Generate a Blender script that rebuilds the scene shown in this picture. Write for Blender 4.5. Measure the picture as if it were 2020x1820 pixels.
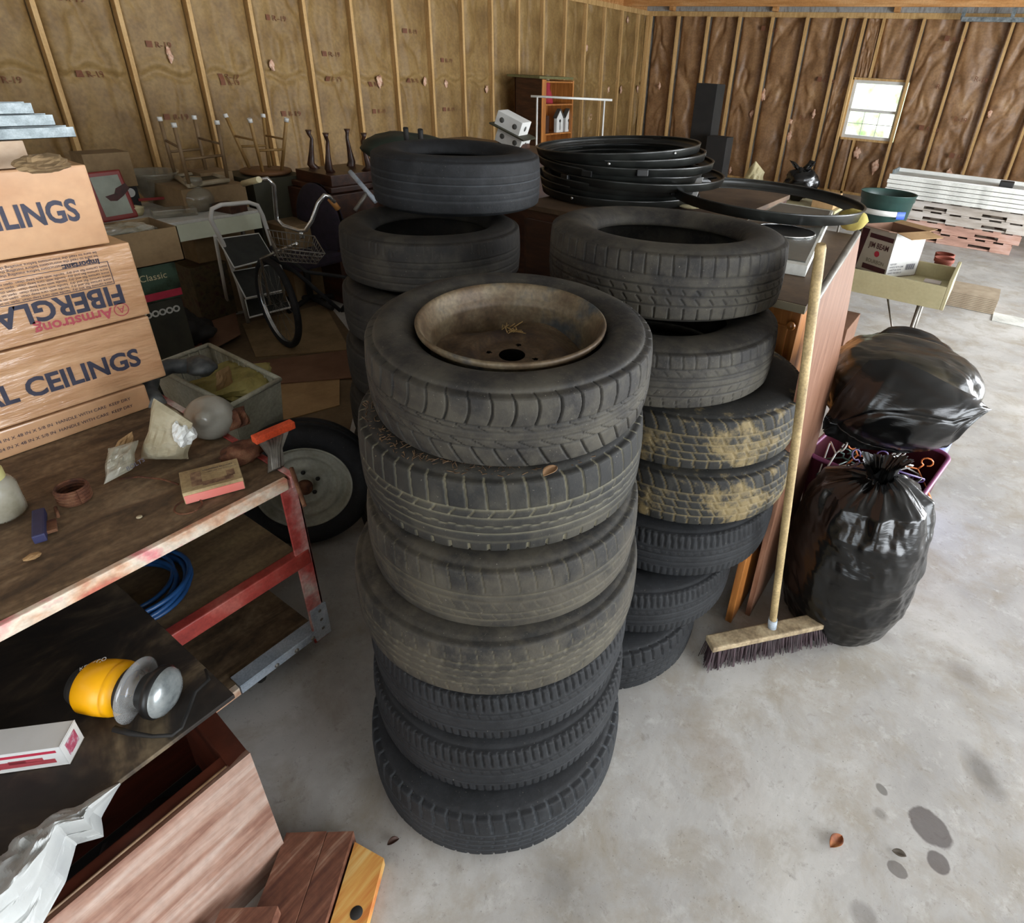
import bpy, bmesh, math, random
import numpy as np
from mathutils import Vector, Matrix
random.seed(7)
PI = math.pi
R_ = math.radians
for o in list(bpy.data.objects): bpy.data.objects.remove(o)
SC = bpy.context.scene
COL = SC.collection

# ------------------------------------------------------------------ camera
CAMH = 1.8
F, CX, CY = 1202.2, 1141.8, 792.0
P_, RO, YA = R_(28.787), R_(3.347), R_(32.351)
def _basis():
    e = np.array([math.sin(YA), math.cos(YA), 0]); n = np.array([math.cos(YA), -math.sin(YA), 0])
    W = lambda v: Vector((v @ n, v @ e, v[2]))
    cp, sp, cr, sr = math.cos(P_), math.sin(P_), math.cos(RO), math.sin(RO)
    r = np.array([1, 0, 0.]); f = np.array([0, cp, -sp]); u = np.array([0, sp, cp])
    return W(cr*r + sr*u), W(-sr*r + cr*u), W(f)
RX, UP, FW = _basis()
cam = bpy.data.cameras.new('camera'); camo = bpy.data.objects.new('camera', cam); COL.objects.link(camo)
camo.matrix_world = Matrix((( RX.x, UP.x, -FW.x, 0), (RX.y, UP.y, -FW.y, 0), (RX.z, UP.z, -FW.z, CAMH), (0, 0, 0, 1)))
cam.sensor_fit = 'HORIZONTAL'; cam.sensor_width = 36; cam.lens = F/2020*36
cam.shift_x = (1010-CX)/2020; cam.shift_y = (CY-910)/2020
cam.clip_start = .05; cam.clip_end = 200
SC.camera = camo
def ray(px, py): return FW + RX*((px-CX)/F) - UP*((py-CY)/F)
def at(px, py, Z):
    d = ray(px, py); t = (Z-CAMH)/d.z
    return Vector((d.x*t, d.y*t, Z))
def onX(px, py, X):
    d = ray(px, py)*1.0; d = d*(X/d.x); return Vector((d.x, d.y, d.z+CAMH))
def onY(px, py, Y):
    d = ray(px, py)*1.0; d = d*(Y/d.y); return Vector((d.x, d.y, d.z+CAMH))

# ------------------------------------------------------------------ world, light, exposure
w = bpy.data.worlds.new('world'); SC.world = w; w.use_nodes = True
bg = w.node_tree.nodes['Background']; bg.inputs[0].default_value = (.82, .92, 1, 1); bg.inputs[1].default_value = 4.0
def area(name, loc, aim, sx, sy, power, col):
    l = bpy.data.lights.new(name, 'AREA'); l.shape = 'RECTANGLE'; l.size = sx; l.size_y = sy; l.energy = power; l.color = col
    o = bpy.data.objects.new(name, l); COL.objects.link(o); o.location = loc
    o.rotation_euler = (Vector(aim)-Vector(loc)).to_track_quat('-Z', 'Y').to_euler(); return o
sn = bpy.data.lights.new('sun', 'SUN'); sn.energy = 6; sn.angle = .01; sn.color = (1, .96, .88)
sno = bpy.data.objects.new('sun', sn); COL.objects.link(sno); sno.rotation_euler = Vector((-.36, .22, -.9)).to_track_quat('-Z', 'Y').to_euler()
area('door_daylight', (4.15, 6.3, 1.35), (-1, 6.0, .8), 3.6, 2.3, 560, (.93, .96, 1))
area('door_daylight', (4.15, 1.2, 1.35), (-1, 1.2, .8), 3.4, 2.2, 215, (.93, .96, 1))
area('back_door_daylight', (.6, -3.1, 1.5), (-.4, 2, .9), 2.4, 2.0, 16, (.97, .98, 1))
SC.view_settings.view_transform = 'Standard'; SC.view_settings.look = 'None'
SC.view_settings.exposure = 0.12; SC.view_settings.gamma = 1; SC.view_settings.use_curve_mapping = False

# ------------------------------------------------------------------ helpers
def tag(o, label=None, cat=None, group=None, kind=None):
    if label: o['label'] = label
    if cat: o['category'] = cat
    if group: o['group'] = group
    if kind: o['kind'] = kind
    return o
def thing(name, label, cat, loc, group=None):
    o = bpy.data.objects.new(name, None); COL.objects.link(o); o.location = loc; o.empty_display_size = .05
    return tag(o, label, cat, group)
def worldloc(o):
    l = Vector(o.location)
    while o.parent: o = o.parent; l = l+Vector(o.location)
    return l
class MB:
    def __init__(s): s.v = []; s.f = []; s.sm = []
    def add(s, vs, fs, M=None, smooth=False):
        n = len(s.v)
        s.v += [tuple(M @ Vector(p)) if M else tuple(p) for p in vs]
        s.f += [tuple(i+n for i in f) for f in fs]; s.sm += [smooth]*len(fs); return s
    def box(s, a, b, M=None, bev=0):
        x0, y0, z0 = a; x1, y1, z1 = b
        if bev <= 0:
            vs = [(x, y, z) for x in (x0, x1) for y in (y0, y1) for z in (z0, z1)]
            return s.add(vs, [(0, 1, 3, 2), (4, 6, 7, 5), (0, 4, 5, 1), (2, 3, 7, 6), (0, 2, 6, 4), (1, 5, 7, 3)], M)
        bm = bmesh.new(); bmesh.ops.create_cube(bm, size=1)
        for v in bm.verts: v.co = Vector(((x0+x1)/2+v.co.x*(x1-x0), (y0+y1)/2+v.co.y*(y1-y0), (z0+z1)/2+v.co.z*(z1-z0)))
        bmesh.ops.bevel(bm, geom=bm.edges[:], offset=bev, segments=2, affect='EDGES', profile=.6)
        bm.verts.index_update()
        s.add([v.co[:] for v in bm.verts], [[v.index for v in f.verts] for f in bm.faces], M); bm.free(); return s
    def tube(s, pts, r, n=8, closed=False, cap=True):
        pts = [Vector(p) for p in pts]; N = len(pts); rr = r if isinstance(r, (list, tuple)) else [r]*N
        up = None; vs = []; fs = []
        for i, p in enumerate(pts):
            if closed: t = pts[(i+1) % N]-pts[i-1]
            else: t = pts[min(i+1, N-1)]-pts[max(i-1, 0)]
            t.normalize()
            if up is None: up = t.orthogonal().normalized()
            else:
                up = up-t*up.dot(t)
                if up.length < 1e-6: up = t.orthogonal()
                up.normalize()
            q = t.cross(up)
            for k in range(n):
                a = 2*PI*k/n; vs.append(p+(up*math.cos(a)+q*math.sin(a))*rr[i])
        M = N if closed else N-1
        for i in range(M):
            for k in range(n):
                a = i*n+k; b = i*n+(k+1) % n; c = ((i+1) % N)*n+(k+1) % n; d = ((i+1) % N)*n+k
                fs.append((a, b, c, d))
        s.add(vs, fs, None, True)
        if cap and not closed:
            s.f += [tuple(len(s.v)-N*n+k for k in range(n))[::-1], tuple(len(s.v)-n+k for k in range(n))]; s.sm += [False]*2
        return s
    def lathe(s, prof, n=32, M=None, smooth=True, a0=0, a1=2*PI):
        full = abs(a1-a0-2*PI) < 1e-6; K = n if full else n+1
        vs = [(r*math.cos(a0+(a1-a0)*k/n), r*math.sin(a0+(a1-a0)*k/n), z) for (r, z) in prof for k in range(K)]
        fs = []
        for i in range(len(prof)-1):
            for k in range(n):
                k2 = (k+1) % K if full else k+1
                fs.append((i*K+k, i*K+k2, (i+1)*K+k2, (i+1)*K+k))
        return s.add(vs, fs, M, smooth)
    def grid(s, fn, nu, nv, smooth=True, wrapu=False):
        vs = [fn(i/nu, j/nv) for i in range(nu+(0 if wrapu else 1)) for j in range(nv+1)]
        fs = []
        K = nu if wrapu else nu+1
        for i in range(nu):
            for j in range(nv):
                i2 = (i+1) % K; fs.append((i*(nv+1)+j, i2*(nv+1)+j, i2*(nv+1)+j+1, i*(nv+1)+j+1))
        return s.add(vs, fs, None, smooth)
    def xf(s, M, start=0):
        for i in range(start, len(s.v)): s.v[i] = tuple(M @ Vector(s.v[i]))
        return s
    def build(s, name, mat, parent=None, loc=None, label=None, cat=None, group=None, kind=None, solid=0):
        me = bpy.data.meshes.new(name)
        o = bpy.data.objects.new(name, me); COL.objects.link(o)
        if parent is not None:
            o.parent = parent; off = worldloc(parent)
            if loc is not None: o.location = Vector(loc)-off; off = Vector(loc)
        else:
            if loc is None:
                v = np.array(s.v); loc = ((v[:, 0].min()+v[:, 0].max())/2, (v[:, 1].min()+v[:, 1].max())/2, v[:, 2].min())
            o.location = loc; off = Vector(loc)
        me.from_pydata([tuple(Vector(p)-off) for p in s.v], [], s.f)
        me.polygons.foreach_set('use_smooth', s.sm)
        me.materials.append(mat); me.update()
        if solid:
            m = o.modifiers.new('thickness', 'SOLIDIFY'); m.thickness = solid; m.offset = 0
        return tag(o, label, cat, group, kind)
def T(x, y, z): return Matrix.Translation((x, y, z))
def Rz(a): return Matrix.Rotation(a, 4, 'Z')
def Rx(a): return Matrix.Rotation(a, 4, 'X')
def Ry(a): return Matrix.Rotation(a, 4, 'Y')
def frame(o, x, z):
    x = Vector(x).normalized(); z = Vector(z); z = (z-x*z.dot(x)).normalized(); y = z.cross(x)
    return Matrix(((x.x, y.x, z.x, o[0]), (x.y, y.y, z.y, o[1]), (x.z, y.z, z.z, o[2]), (0, 0, 0, 1)))

# numpy value noise
_rs = np.random.RandomState(3); _tab = _rs.rand(4096)
def vnoise(x, y, z):
    xi, yi, zi = np.floor(x).astype(int), np.floor(y).astype(int), np.floor(z).astype(int)
    fx, fy, fz = x-xi, y-yi, z-zi
    fx, fy, fz = [t*t*(3-2*t) for t in (fx, fy, fz)]
    def h(a, b, c): return _tab[((a*73856093) ^ (b*19349663) ^ (c*83492791)) & 4095]
    r = 0
    for a in (0, 1):
        for b in (0, 1):
            for c in (0, 1):
                r = r+h(xi+a, yi+b, zi+c)*(fx if a else 1-fx)*(fy if b else 1-fy)*(fz if c else 1-fz)
    return r
def fbm(x, y, z, o=3):
    r = 0; a = .5
    for k in range(o): r = r+a*(vnoise(x, y, z)-.5)*2; x, y, z, a = x*2.03+7, y*2.03+3, z*2.03+5, a*.5
    return r
def ridge(x, y, z, o=3):
    r = 0; a = .5
    for k in range(o): r = r+a*(1-abs(vnoise(x, y, z)*2-1)*2.0); x, y, z, a = x*1.9+7, y*1.9+3, z*1.9+5, a*.5
    return r
def npmesh(name, V, Fq, mat, parent=None, loc=(0, 0, 0), smooth=True, attr=None, **kw):
    me = bpy.data.meshes.new(name); me.vertices.add(len(V)); me.vertices.foreach_set('co', np.asarray(V, np.float32).ravel())
    nf = len(Fq); me.loops.add(nf*4); me.loops.foreach_set('vertex_index', np.asarray(Fq, np.int32).ravel())
    me.polygons.add(nf); me.polygons.foreach_set('loop_start', np.arange(0, nf*4, 4, dtype=np.int32)); me.polygons.foreach_set('loop_total', np.full(nf, 4, np.int32))
    me.polygons.foreach_set('use_smooth', np.full(nf, smooth))
    me.update(calc_edges=True)
    if attr is not None:
        a = me.attributes.new('groove', 'FLOAT', 'POINT'); a.data.foreach_set('value', np.asarray(attr, np.float32).ravel())
    me.materials.append(mat); o = bpy.data.objects.new(name, me); COL.objects.link(o)
    if parent is not None: o.parent = parent; o.location = Vector(loc)-worldloc(parent)
    else: o.location = loc
    return tag(o, **kw)
def gridfaces(nu, nv, wrapu=False, wrapv=False):
    Ku = nu if wrapu else nu+1; Kv = nv if wrapv else nv+1
    i, j = np.meshgrid(np.arange(nu), np.arange(nv), indexing='ij'); i2 = (i+1) % Ku; j2 = (j+1) % Kv
    return np.stack([i*Kv+j, i2*Kv+j, i2*Kv+j2, i*Kv+j2], -1).reshape(-1, 4)

# ------------------------------------------------------------------ materials
def lin(c):
    if isinstance(c, str):
        c = [int(c[i:i+2], 16)/255 for i in (0, 2, 4)]
    return tuple((x/12.92 if x < .04045 else ((x+.055)/1.055)**2.4) for x in c)+(1,)
def M(name, cols, scale=5, detail=5, rough=.6, metal=0, bump=0, stretch=(1, 1, 1), coat=0, coatr=.15, lo=.35, hi=.65, rv=0, fine=0, bscale=None, dist=0, trans=0, alpha=1, spec=.5, emit=None, rot=(0, 0, 0)):
    m = bpy.data.materials.new(name); m.use_nodes = True; nt = m.node_tree; N = nt.nodes; L = nt.links
    b = N['Principled BSDF']
    tc = N.new('ShaderNodeTexCoord'); mp = N.new('ShaderNodeMapping'); mp.inputs['Scale'].default_value = stretch; mp.inputs['Rotation'].default_value = rot
    L.new(tc.outputs['Object'], mp.inputs[0])
    nz = N.new('ShaderNodeTexNoise'); nz.inputs['Scale'].default_value = scale; nz.inputs['Detail'].default_value = detail; nz.inputs['Roughness'].default_value = .6
    nz.inputs['Distortion'].default_value = dist
    L.new(mp.outputs[0], nz.inputs['Vector'])
    rp = N.new('ShaderNodeValToRGB'); el = rp.color_ramp.elements
    n = len(cols)
    for i, c in enumerate(cols):
        p = lo+(hi-lo)*i/max(1, n-1)
        e = el[i] if i < 2 else el.new(p)
        e.position = p; e.color = lin(c)
    if n == 1: el[1].color = lin(cols[0]); el[1].position = hi
    L.new(nz.outputs['Fac'], rp.inputs[0]); out = rp.outputs[0]
    if fine:
        n2 = N.new('ShaderNodeTexNoise'); n2.inputs['Scale'].default_value = scale*14; n2.inputs['Detail'].default_value = 3
        L.new(tc.outputs['Object'], n2.inputs['Vector'])
        mr = N.new('ShaderNodeMapRange'); mr.inputs[3].default_value = 1-fine; mr.inputs[4].default_value = 1+fine; mr.inputs[1].default_value = .3; mr.inputs[2].default_value = .7
        L.new(n2.outputs['Fac'], mr.inputs[0])
        mx = N.new('ShaderNodeVectorMath'); mx.operation = 'SCALE'; L.new(out, mx.inputs[0]); L.new(mr.outputs[0], mx.inputs['Scale']); out = mx.outputs[0]
    L.new(out, b.inputs['Base Color'])
    b.inputs['Roughness'].default_value = rough; b.inputs['Metallic'].default_value = metal
    b.inputs['Coat Weight'].default_value = coat; b.inputs['Coat Roughness'].default_value = coatr
    b.inputs['Specular IOR Level'].default_value = spec
    if trans: b.inputs['Transmission Weight'].default_value = trans
    if alpha < 1: b.inputs['Alpha'].default_value = alpha
    if rv:
        mr = N.new('ShaderNodeMapRange'); mr.inputs[3].default_value = rough-rv; mr.inputs[4].default_value = rough+rv; L.new(nz.outputs['Fac'], mr.inputs[0]); L.new(mr.outputs[0], b.inputs['Roughness'])
    if bump:
        nb = N.new('ShaderNodeTexNoise'); nb.inputs['Scale'].default_value = bscale or scale*3; nb.inputs['Detail'].default_value = 6; L.new(mp.outputs[0], nb.inputs['Vector'])
        bp = N.new('ShaderNodeBump'); bp.inputs['Strength'].default_value = min(1, bump*8); bp.inputs['Distance'].default_value = .01*max(.2, bump*2); L.new(nb.outputs['Fac'], bp.inputs['Height']); L.new(bp.outputs[0], b.inputs['Normal'])
        if coat: L.new(bp.outputs[0], b.inputs['Coat Normal'])
    if emit: b.inputs['Emission Color'].default_value = lin(emit[0]); b.inputs['Emission Strength'].default_value = emit[1]
    return m
stud_m = M('pine_stud', ['ac8852', 'c09b64', 'ceab76'], 3, stretch=(6, 6, .6), rough=.7, fine=.08)
beam_m = M('truss_wood', ['a8743e', 'b9844c', 'c99a66'], 3, stretch=(.6, 6, 6), rough=.7, fine=.1)
kraft_m = M('kraft_paper', ['6c522c', '7e6238', '8e7244', '9c8052'], 2.2, rough=.62, bump=.5, bscale=5, fine=.16, lo=.3, hi=.72)
kraft2_m = M('kraft_paper_brown', ['6e5236', '866546', '9a7753', 'ae8e68'], 2.2, rough=.5, bump=.6, bscale=3.5, fine=.18, lo=.3, hi=.72)
pink_m = M('pink_fibreglass', ['b98a72', 'd3ab92', 'dcc0a8'], 30, rough=.9)
redink_m = M('red_ink', ['7c4c34', '6c4630'], 20, rough=.8)
foil_m = M('dusty_sheathing', ['8d8b86', 'a3a29e', '7c746a'], 5, stretch=(4, 1, 1), rough=.6)
galv_m = M('galvanised_steel', ['5e676a', '7d8688', '98a0a2'], 18, rough=.5, metal=.45, fine=.15)
white_m = M('white_paint', ['c9c9c4', 'd8d8d4'], 6, rough=.5)
dirtywhite_m = M('dirty_white', ['a9a9a2', 'c4c4bd', 'cfcfc8'], 4, rough=.55, fine=.08)
card_m = M('cardboard', ['8d6e48', '9d7d55', 'a8885e'], 4, rough=.8, fine=.06)
cardd_m = M('cardboard_dusty', ['6f5a3c', '80694a', '8b7453'], 4, rough=.85, fine=.06)
wrapcard_m = M('shrink_wrapped_cardboard', ['b98a62', 'c59870', 'cda27a'], 3, rough=.55, coat=.7, coatr=.12, bump=.03, bscale=9, stretch=(1, 1, 1.6), fine=.04, rot=(.6, 0, 0))
wrap2_m = M('streaky_shrink_wrap', ['b98a62', 'c59870', 'cda27a'], 3, rough=.55, coat=1, coatr=.10, bump=.5, bscale=5, stretch=(1, 1.2, 7), fine=.04, rot=(.85, 0, 0))
steel_m = M('dirty_steel', ['5a5650', '7a766e', '8d8a84'], 8, rough=.5, metal=.6, fine=.1)
chrome_m = M('chrome', ['b9bcbc', 'd4d6d6'], 10, rough=.22, metal=.9)
black_m = M('black_plastic', ['0c0c0c', '171716'], 6, rough=.38)
blackmatte_m = M('matte_black', ['0f0e0d', '1c1a18'], 6, rough=.7)
ring_m = M('black_ring_plastic', ['101110', '1c1d1b', '282a27'], 5, rough=.33, bump=.004)
ply_m = M('dirty_plywood', ['3b2e20', '54422e', '6b5740', '7d6a52'], 4.5, stretch=(3, .8, 1), rough=.75, fine=.25, dist=1.2, lo=.3, hi=.7)
plyoil_m = M('oil_stained_plywood', ['1a140f', '2a2119', '463b2d', '665843'], 2.6, stretch=(1.6, 1, 1), rough=.7, fine=.35, dist=1.2, lo=.42, hi=.60)
midply_m = M('plywood_shelf', ['54432e', '6a563c', '786445'], 5, stretch=(4, .7, 1), rough=.75, fine=.2)
pinkpaint_m = M('chipped_red_paint', ['8c2c26', 'a8443e', 'b87c76', 'bfb2aa'], 5, rough=.6, fine=.2, lo=.36, hi=.6, detail=7)
edge_m = M('worn_wood_edge', ['b56a56', 'c9a184', 'd9cbb8', 'd88a8a'], 5, stretch=(2, 1.2, 2), rough=.7, fine=.15, lo=.34, hi=.64)
redrail_m = M('red_rail', ['7e2a24', '96382f', 'a4554a'], 9, rough=.5, fine=.15)
bluegrey_m = M('galvanised_angle', ['8f9aa6', 'a4aeb8', 'b4bcc4'], 12, rough=.55, metal=.1, fine=.15)
laminate_m = M('wood_laminate', ['6d4a38', '7c5844', '8b6752'], 6, stretch=(9, 9, .7), rough=.4, fine=.06)
pine_m = M('varnished_pine', ['8a5428', 'a1662f', 'b97a40'], 4, stretch=(8, 8, .5), rough=.35, dist=.8)
darkwood_m = M('dark_wood', ['2a150c', '3a2013', '4a2b1a'], 4, stretch=(1, 5, 5), rough=.4)
browntop_m = M('dusty_brown_top', ['3f2f20', '523f2c', '614c37'], 4, rough=.6, fine=.12)
redwood_m = M('reddish_weathered_plank', ['4e2c20', '5e3828', '6e4634', '8a6c5a'], 5, stretch=(9, .7, 3), rough=.6, fine=.15, rot=(0, 0, -.61))
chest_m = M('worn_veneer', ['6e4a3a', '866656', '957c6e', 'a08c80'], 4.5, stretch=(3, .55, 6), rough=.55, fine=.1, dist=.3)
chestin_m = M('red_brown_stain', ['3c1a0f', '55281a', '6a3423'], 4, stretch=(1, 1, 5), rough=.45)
orangepine_m = M('orange_pine', ['a35624', 'b96f34', 'c9964e', 'd2b070'], 4, stretch=(9, .7, 3), rough=.45, rot=(0, 0, -.61), lo=.3, hi=.7)
brush_m = M('brush_bristle', ['1c1012', '2a181c', '38242a'], 60, stretch=(1, 1, .1), rough=.7)
handle_m = M('weathered_handle', ['7d6a48', '9c875e', 'b59e72'], 12, stretch=(1, 1, .5), rough=.6, fine=.25)
bag_m = M('black_trash_bag', ['050505', '080808', '0d0d0c'], 4, rough=.24, bump=.12, bscale=11, stretch=(1, 1, 4), spec=.5, detail=3)
bag2_m = M('lit_olive_bag', ['0e0d0a', '1d1a12', '3a3424'], 3, rough=.28, bump=.12, bscale=12, stretch=(1, 4, 4), spec=.6)  # olive tones put the light on the black bag's upper side into its colour
maroon_m = M('maroon_plastic', ['3c0c18', '4c1422'], 5, rough=.45)
mauve_m = M('mauve_plastic', ['7d4068', '8c4c76'], 5, rough=.4)
lav_m = M('lavender_plastic', ['7f86b8', '8f96c6'], 5, rough=.4)
green_m = M('dark_green_plastic', ['1c3430', '27433d'], 5, rough=.4)
beige_m = M('beige_table', ['a39c78', 'b0a985'], 4, rough=.55, fine=.05)
terracotta_m = M('terracotta', ['6e3324', '8a4634'], 8, rough=.8)
grey_m = M('grey_plastic', ['5c6163', '6d7375'], 5, rough=.45)
tote_m = M('dusty_grey_tote', ['3c4142', '4b5152'], 5, rough=.4)
bin_m = M('dusty_white_bin', ['8d8b78', 'a09e8c', 'b0af9f'], 6, rough=.6, fine=.15)
yellow_m = M('yellow_plastic', ['e8a400', 'f2ae05'], 4, rough=.35)
clear_m = M('dirty_clear_plastic', ['8b8672', 'a8a493', 'b5b2a6'], 8, rough=.2, alpha=.72, bump=.05, coat=.4)
glass_m = M('dusty_glass', ['7d7766', 'a39e8c'], 8, rough=.1, alpha=.55, coat=.8)
lens_m = M('reflector_lens', ['7f8688', 'a0a6a6', 'b7bcba'], 20, rough=.25, metal=.5)
paper_m = M('old_paper_bag', ['8f856a', 'a29980', 'b3ab95'], 8, rough=.8, bump=.05)
silver_m = M('grey_crumpled_poly', ['969898', 'a6a8a6', 'b0b2b0'], 5, rough=.45, bump=.1, bscale=12)
salmon_m = M('salmon_card', ['d87468', 'e0857a'], 6, rough=.7)
label_m = M('faded_label', ['8a7350', '9d8863', 'b3a078'], 9, rough=.8, fine=.15)
blotch_m = M('brown_print', ['5f4636', '80644c', '9a8060'], 40, rough=.8)
navyink_m = M('navy_ink', ['2c2c3c', '38384a'], 30, rough=.6)
redprint_m = M('red_print', ['a8434a', 'b5505a'], 30, rough=.6)
crimson_m = M('crimson_print', ['a01f38', 'ad2a40'], 30, rough=.6)
rust_m = M('rust', ['3e2214', '5c3520', '6f4c34'], 25, rough=.85, fine=.2)
orange_m = M('orange_paint', ['c24420', 'd9552e'], 12, rough=.6, fine=.2)
oldrub_m = M('dirty_brown_rubber', ['3c3027', '54443a', '6a5a4c'], 9, rough=.7)
hose_m = M('blue_hose', ['0e2f55', '1a4474'], 10, rough=.4)
greyhose_m = M('grey_vacuum_hose', ['34383a', '4c5052', '6a6c6a'], 14, rough=.5)
bluehandle_m = M('navy_handle', ['1e2040', '2b2d52'], 12, rough=.6)
wheelw_m = M('white_steel_wheel', ['7d7c6c', '98978a', 'a9a899'], 6, rough=.55, fine=.1)
olive_m = M('olive_board', ['2e2c1e', '3a3826'], 5, rough=.7)
purple_m = M('purple_fabric', ['1c1620', '2a2130'], 20, rough=.9)
tread_m = M('black_rubber_pad', ['1a1c18', '262823'], 20, rough=.6)
cream_m = M('cream_bag', ['b3a880', 'cabf9a'], 6, rough=.5)
foam_m = M('yellow_foam', ['8c7c3a', 'a69a55'], 15, rough=.9)
tile_m = M('stacked_flooring', ['8f7f6a', 'a4957f'], 10, rough=.7)
leaf_m = M('dry_leaf', ['5f3016', '85481f', '9c6836'], 20, rough=.8)
beamprint_m = M('dark_maroon_print', ['35101a', '451822'], 20, rough=.6)
cartonwhite_m = M('white_carton', ['b9b9b5', 'c9c9c8'], 4, rough=.6)
cartonbrown_m = M('brown_carton', ['6b4a36', '7c5a44'], 5, rough=.75)
pallet_m = M('grey_pallet_wood', ['8c8378', 'a39a90', 'b3aca5'], 5, stretch=(.6, 4, 4), rough=.75)
palletred_m = M('reddish_pallet_wood', ['8c6a5c', 'a5806f', 'b4968a'], 5, stretch=(.6, 4, 4), rough=.75)
magenta_m = M('red_doll_dress', ['8a1c2a', 'a02838'], 9, rough=.8)

def rubber(name, base, dust, amt, groove, gamt, rough=.72, mud=None, mudlo=.52, mudhi=.62, blot='4a463c'):
    m = bpy.data.materials.new(name); m.use_nodes = True; nt = m.node_tree; N = nt.nodes; L = nt.links; b = N['Principled BSDF']
    tc = N.new('ShaderNodeTexCoord')
    def noise(s, d=5):
        n = N.new('ShaderNodeTexNoise'); n.inputs['Scale'].default_value = s; n.inputs['Detail'].default_value = d; n.inputs['Roughness'].default_value = .65; L.new(tc.outputs['Object'], n.inputs['Vector']); return n.outputs['Fac']
    def mr(x, a, c, lo=0, hi=1):
        n = N.new('ShaderNodeMapRange'); n.inputs[1].default_value = a; n.inputs[2].default_value = c; n.inputs[3].default_value = lo; n.inputs[4].default_value = hi; L.new(x, n.inputs[0]); return n.outputs[0]
    def mix(f, a, c):
        n = N.new('ShaderNodeMix'); n.data_type = 'RGBA'; L.new(f, n.inputs[0])
        for k, v in ((6, a), (7, c)):
            if isinstance(v, tuple): n.inputs[k].default_value = v
            else: L.new(v, n.inputs[k])
        return n.outputs[2]
    c = mix(mr(noise(8, 8), .42, .62, 0, amt), lin(base), lin(dust))
    c = mix(mr(noise(35, 6), .5, .7, 0, amt*.8), c, lin(dust))
    c = mix(mr(noise(4.2, 6), .56, .70, 0, .55), c, lin(blot))
    c = mix(mr(noise(210, 2), .70, .76, 0, .6), c, lin('8a8478'))
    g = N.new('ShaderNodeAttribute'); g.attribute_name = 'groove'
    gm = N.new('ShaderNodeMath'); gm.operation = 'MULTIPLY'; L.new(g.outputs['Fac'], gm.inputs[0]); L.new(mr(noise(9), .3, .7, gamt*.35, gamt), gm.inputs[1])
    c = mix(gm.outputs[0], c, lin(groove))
    if mud: c = mix(mr(noise(5, 7), mudlo, mudhi, 0, .85), c, lin(mud))
    L.new(c, b.inputs['Base Color']); b.inputs['Roughness'].default_value = rough; b.inputs['Specular IOR Level'].default_value = .35
    bp = N.new('ShaderNodeBump'); bp.inputs['Strength'].default_value = .35; bp.inputs['Distance'].default_value = .003; L.new(noise(90, 4), bp.inputs['Height']); L.new(bp.outputs[0], b.inputs['Normal'])
    return m
rub_dusty = rubber('dusty_rubber', '211f1d', '433f36', .75, '0b0a09', .95)  # near-black groove colour: shade inside the tread is put into the colour
rub_pale = rubber('rubber_pale_grooves', '1b1b1a', '34322c', .6, '8c866e', .75)
rub_dirt = rubber('rubber_brown_dirt', '201f1d', '47423800'[:6] if False else '474238', .75, '6a634e', .6, mud='403b32', mudlo=.56, mudhi=.72)
rub_mud = rubber('rubber_dried_mud', '1b1b1a', '2f2e2a', .5, '988760', .8, mud='7c6c4a', mudlo=.56, mudhi=.63)
rub_black = rubber('black_rubber', '131416', '232528', .6, '050506', .95, blot='2a2b2c')  # groove colour darker than the rubber, painting the shade in the slits
rub_blackp = rubber('black_rubber_grey_grooves', '131416', '25272a', .6, '4a4e52', .7, blot='2c2e30')
rub_dim = rubber('brown_black_rubber', '1a1816', '302c25', .6, '3c3830', .6)

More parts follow.
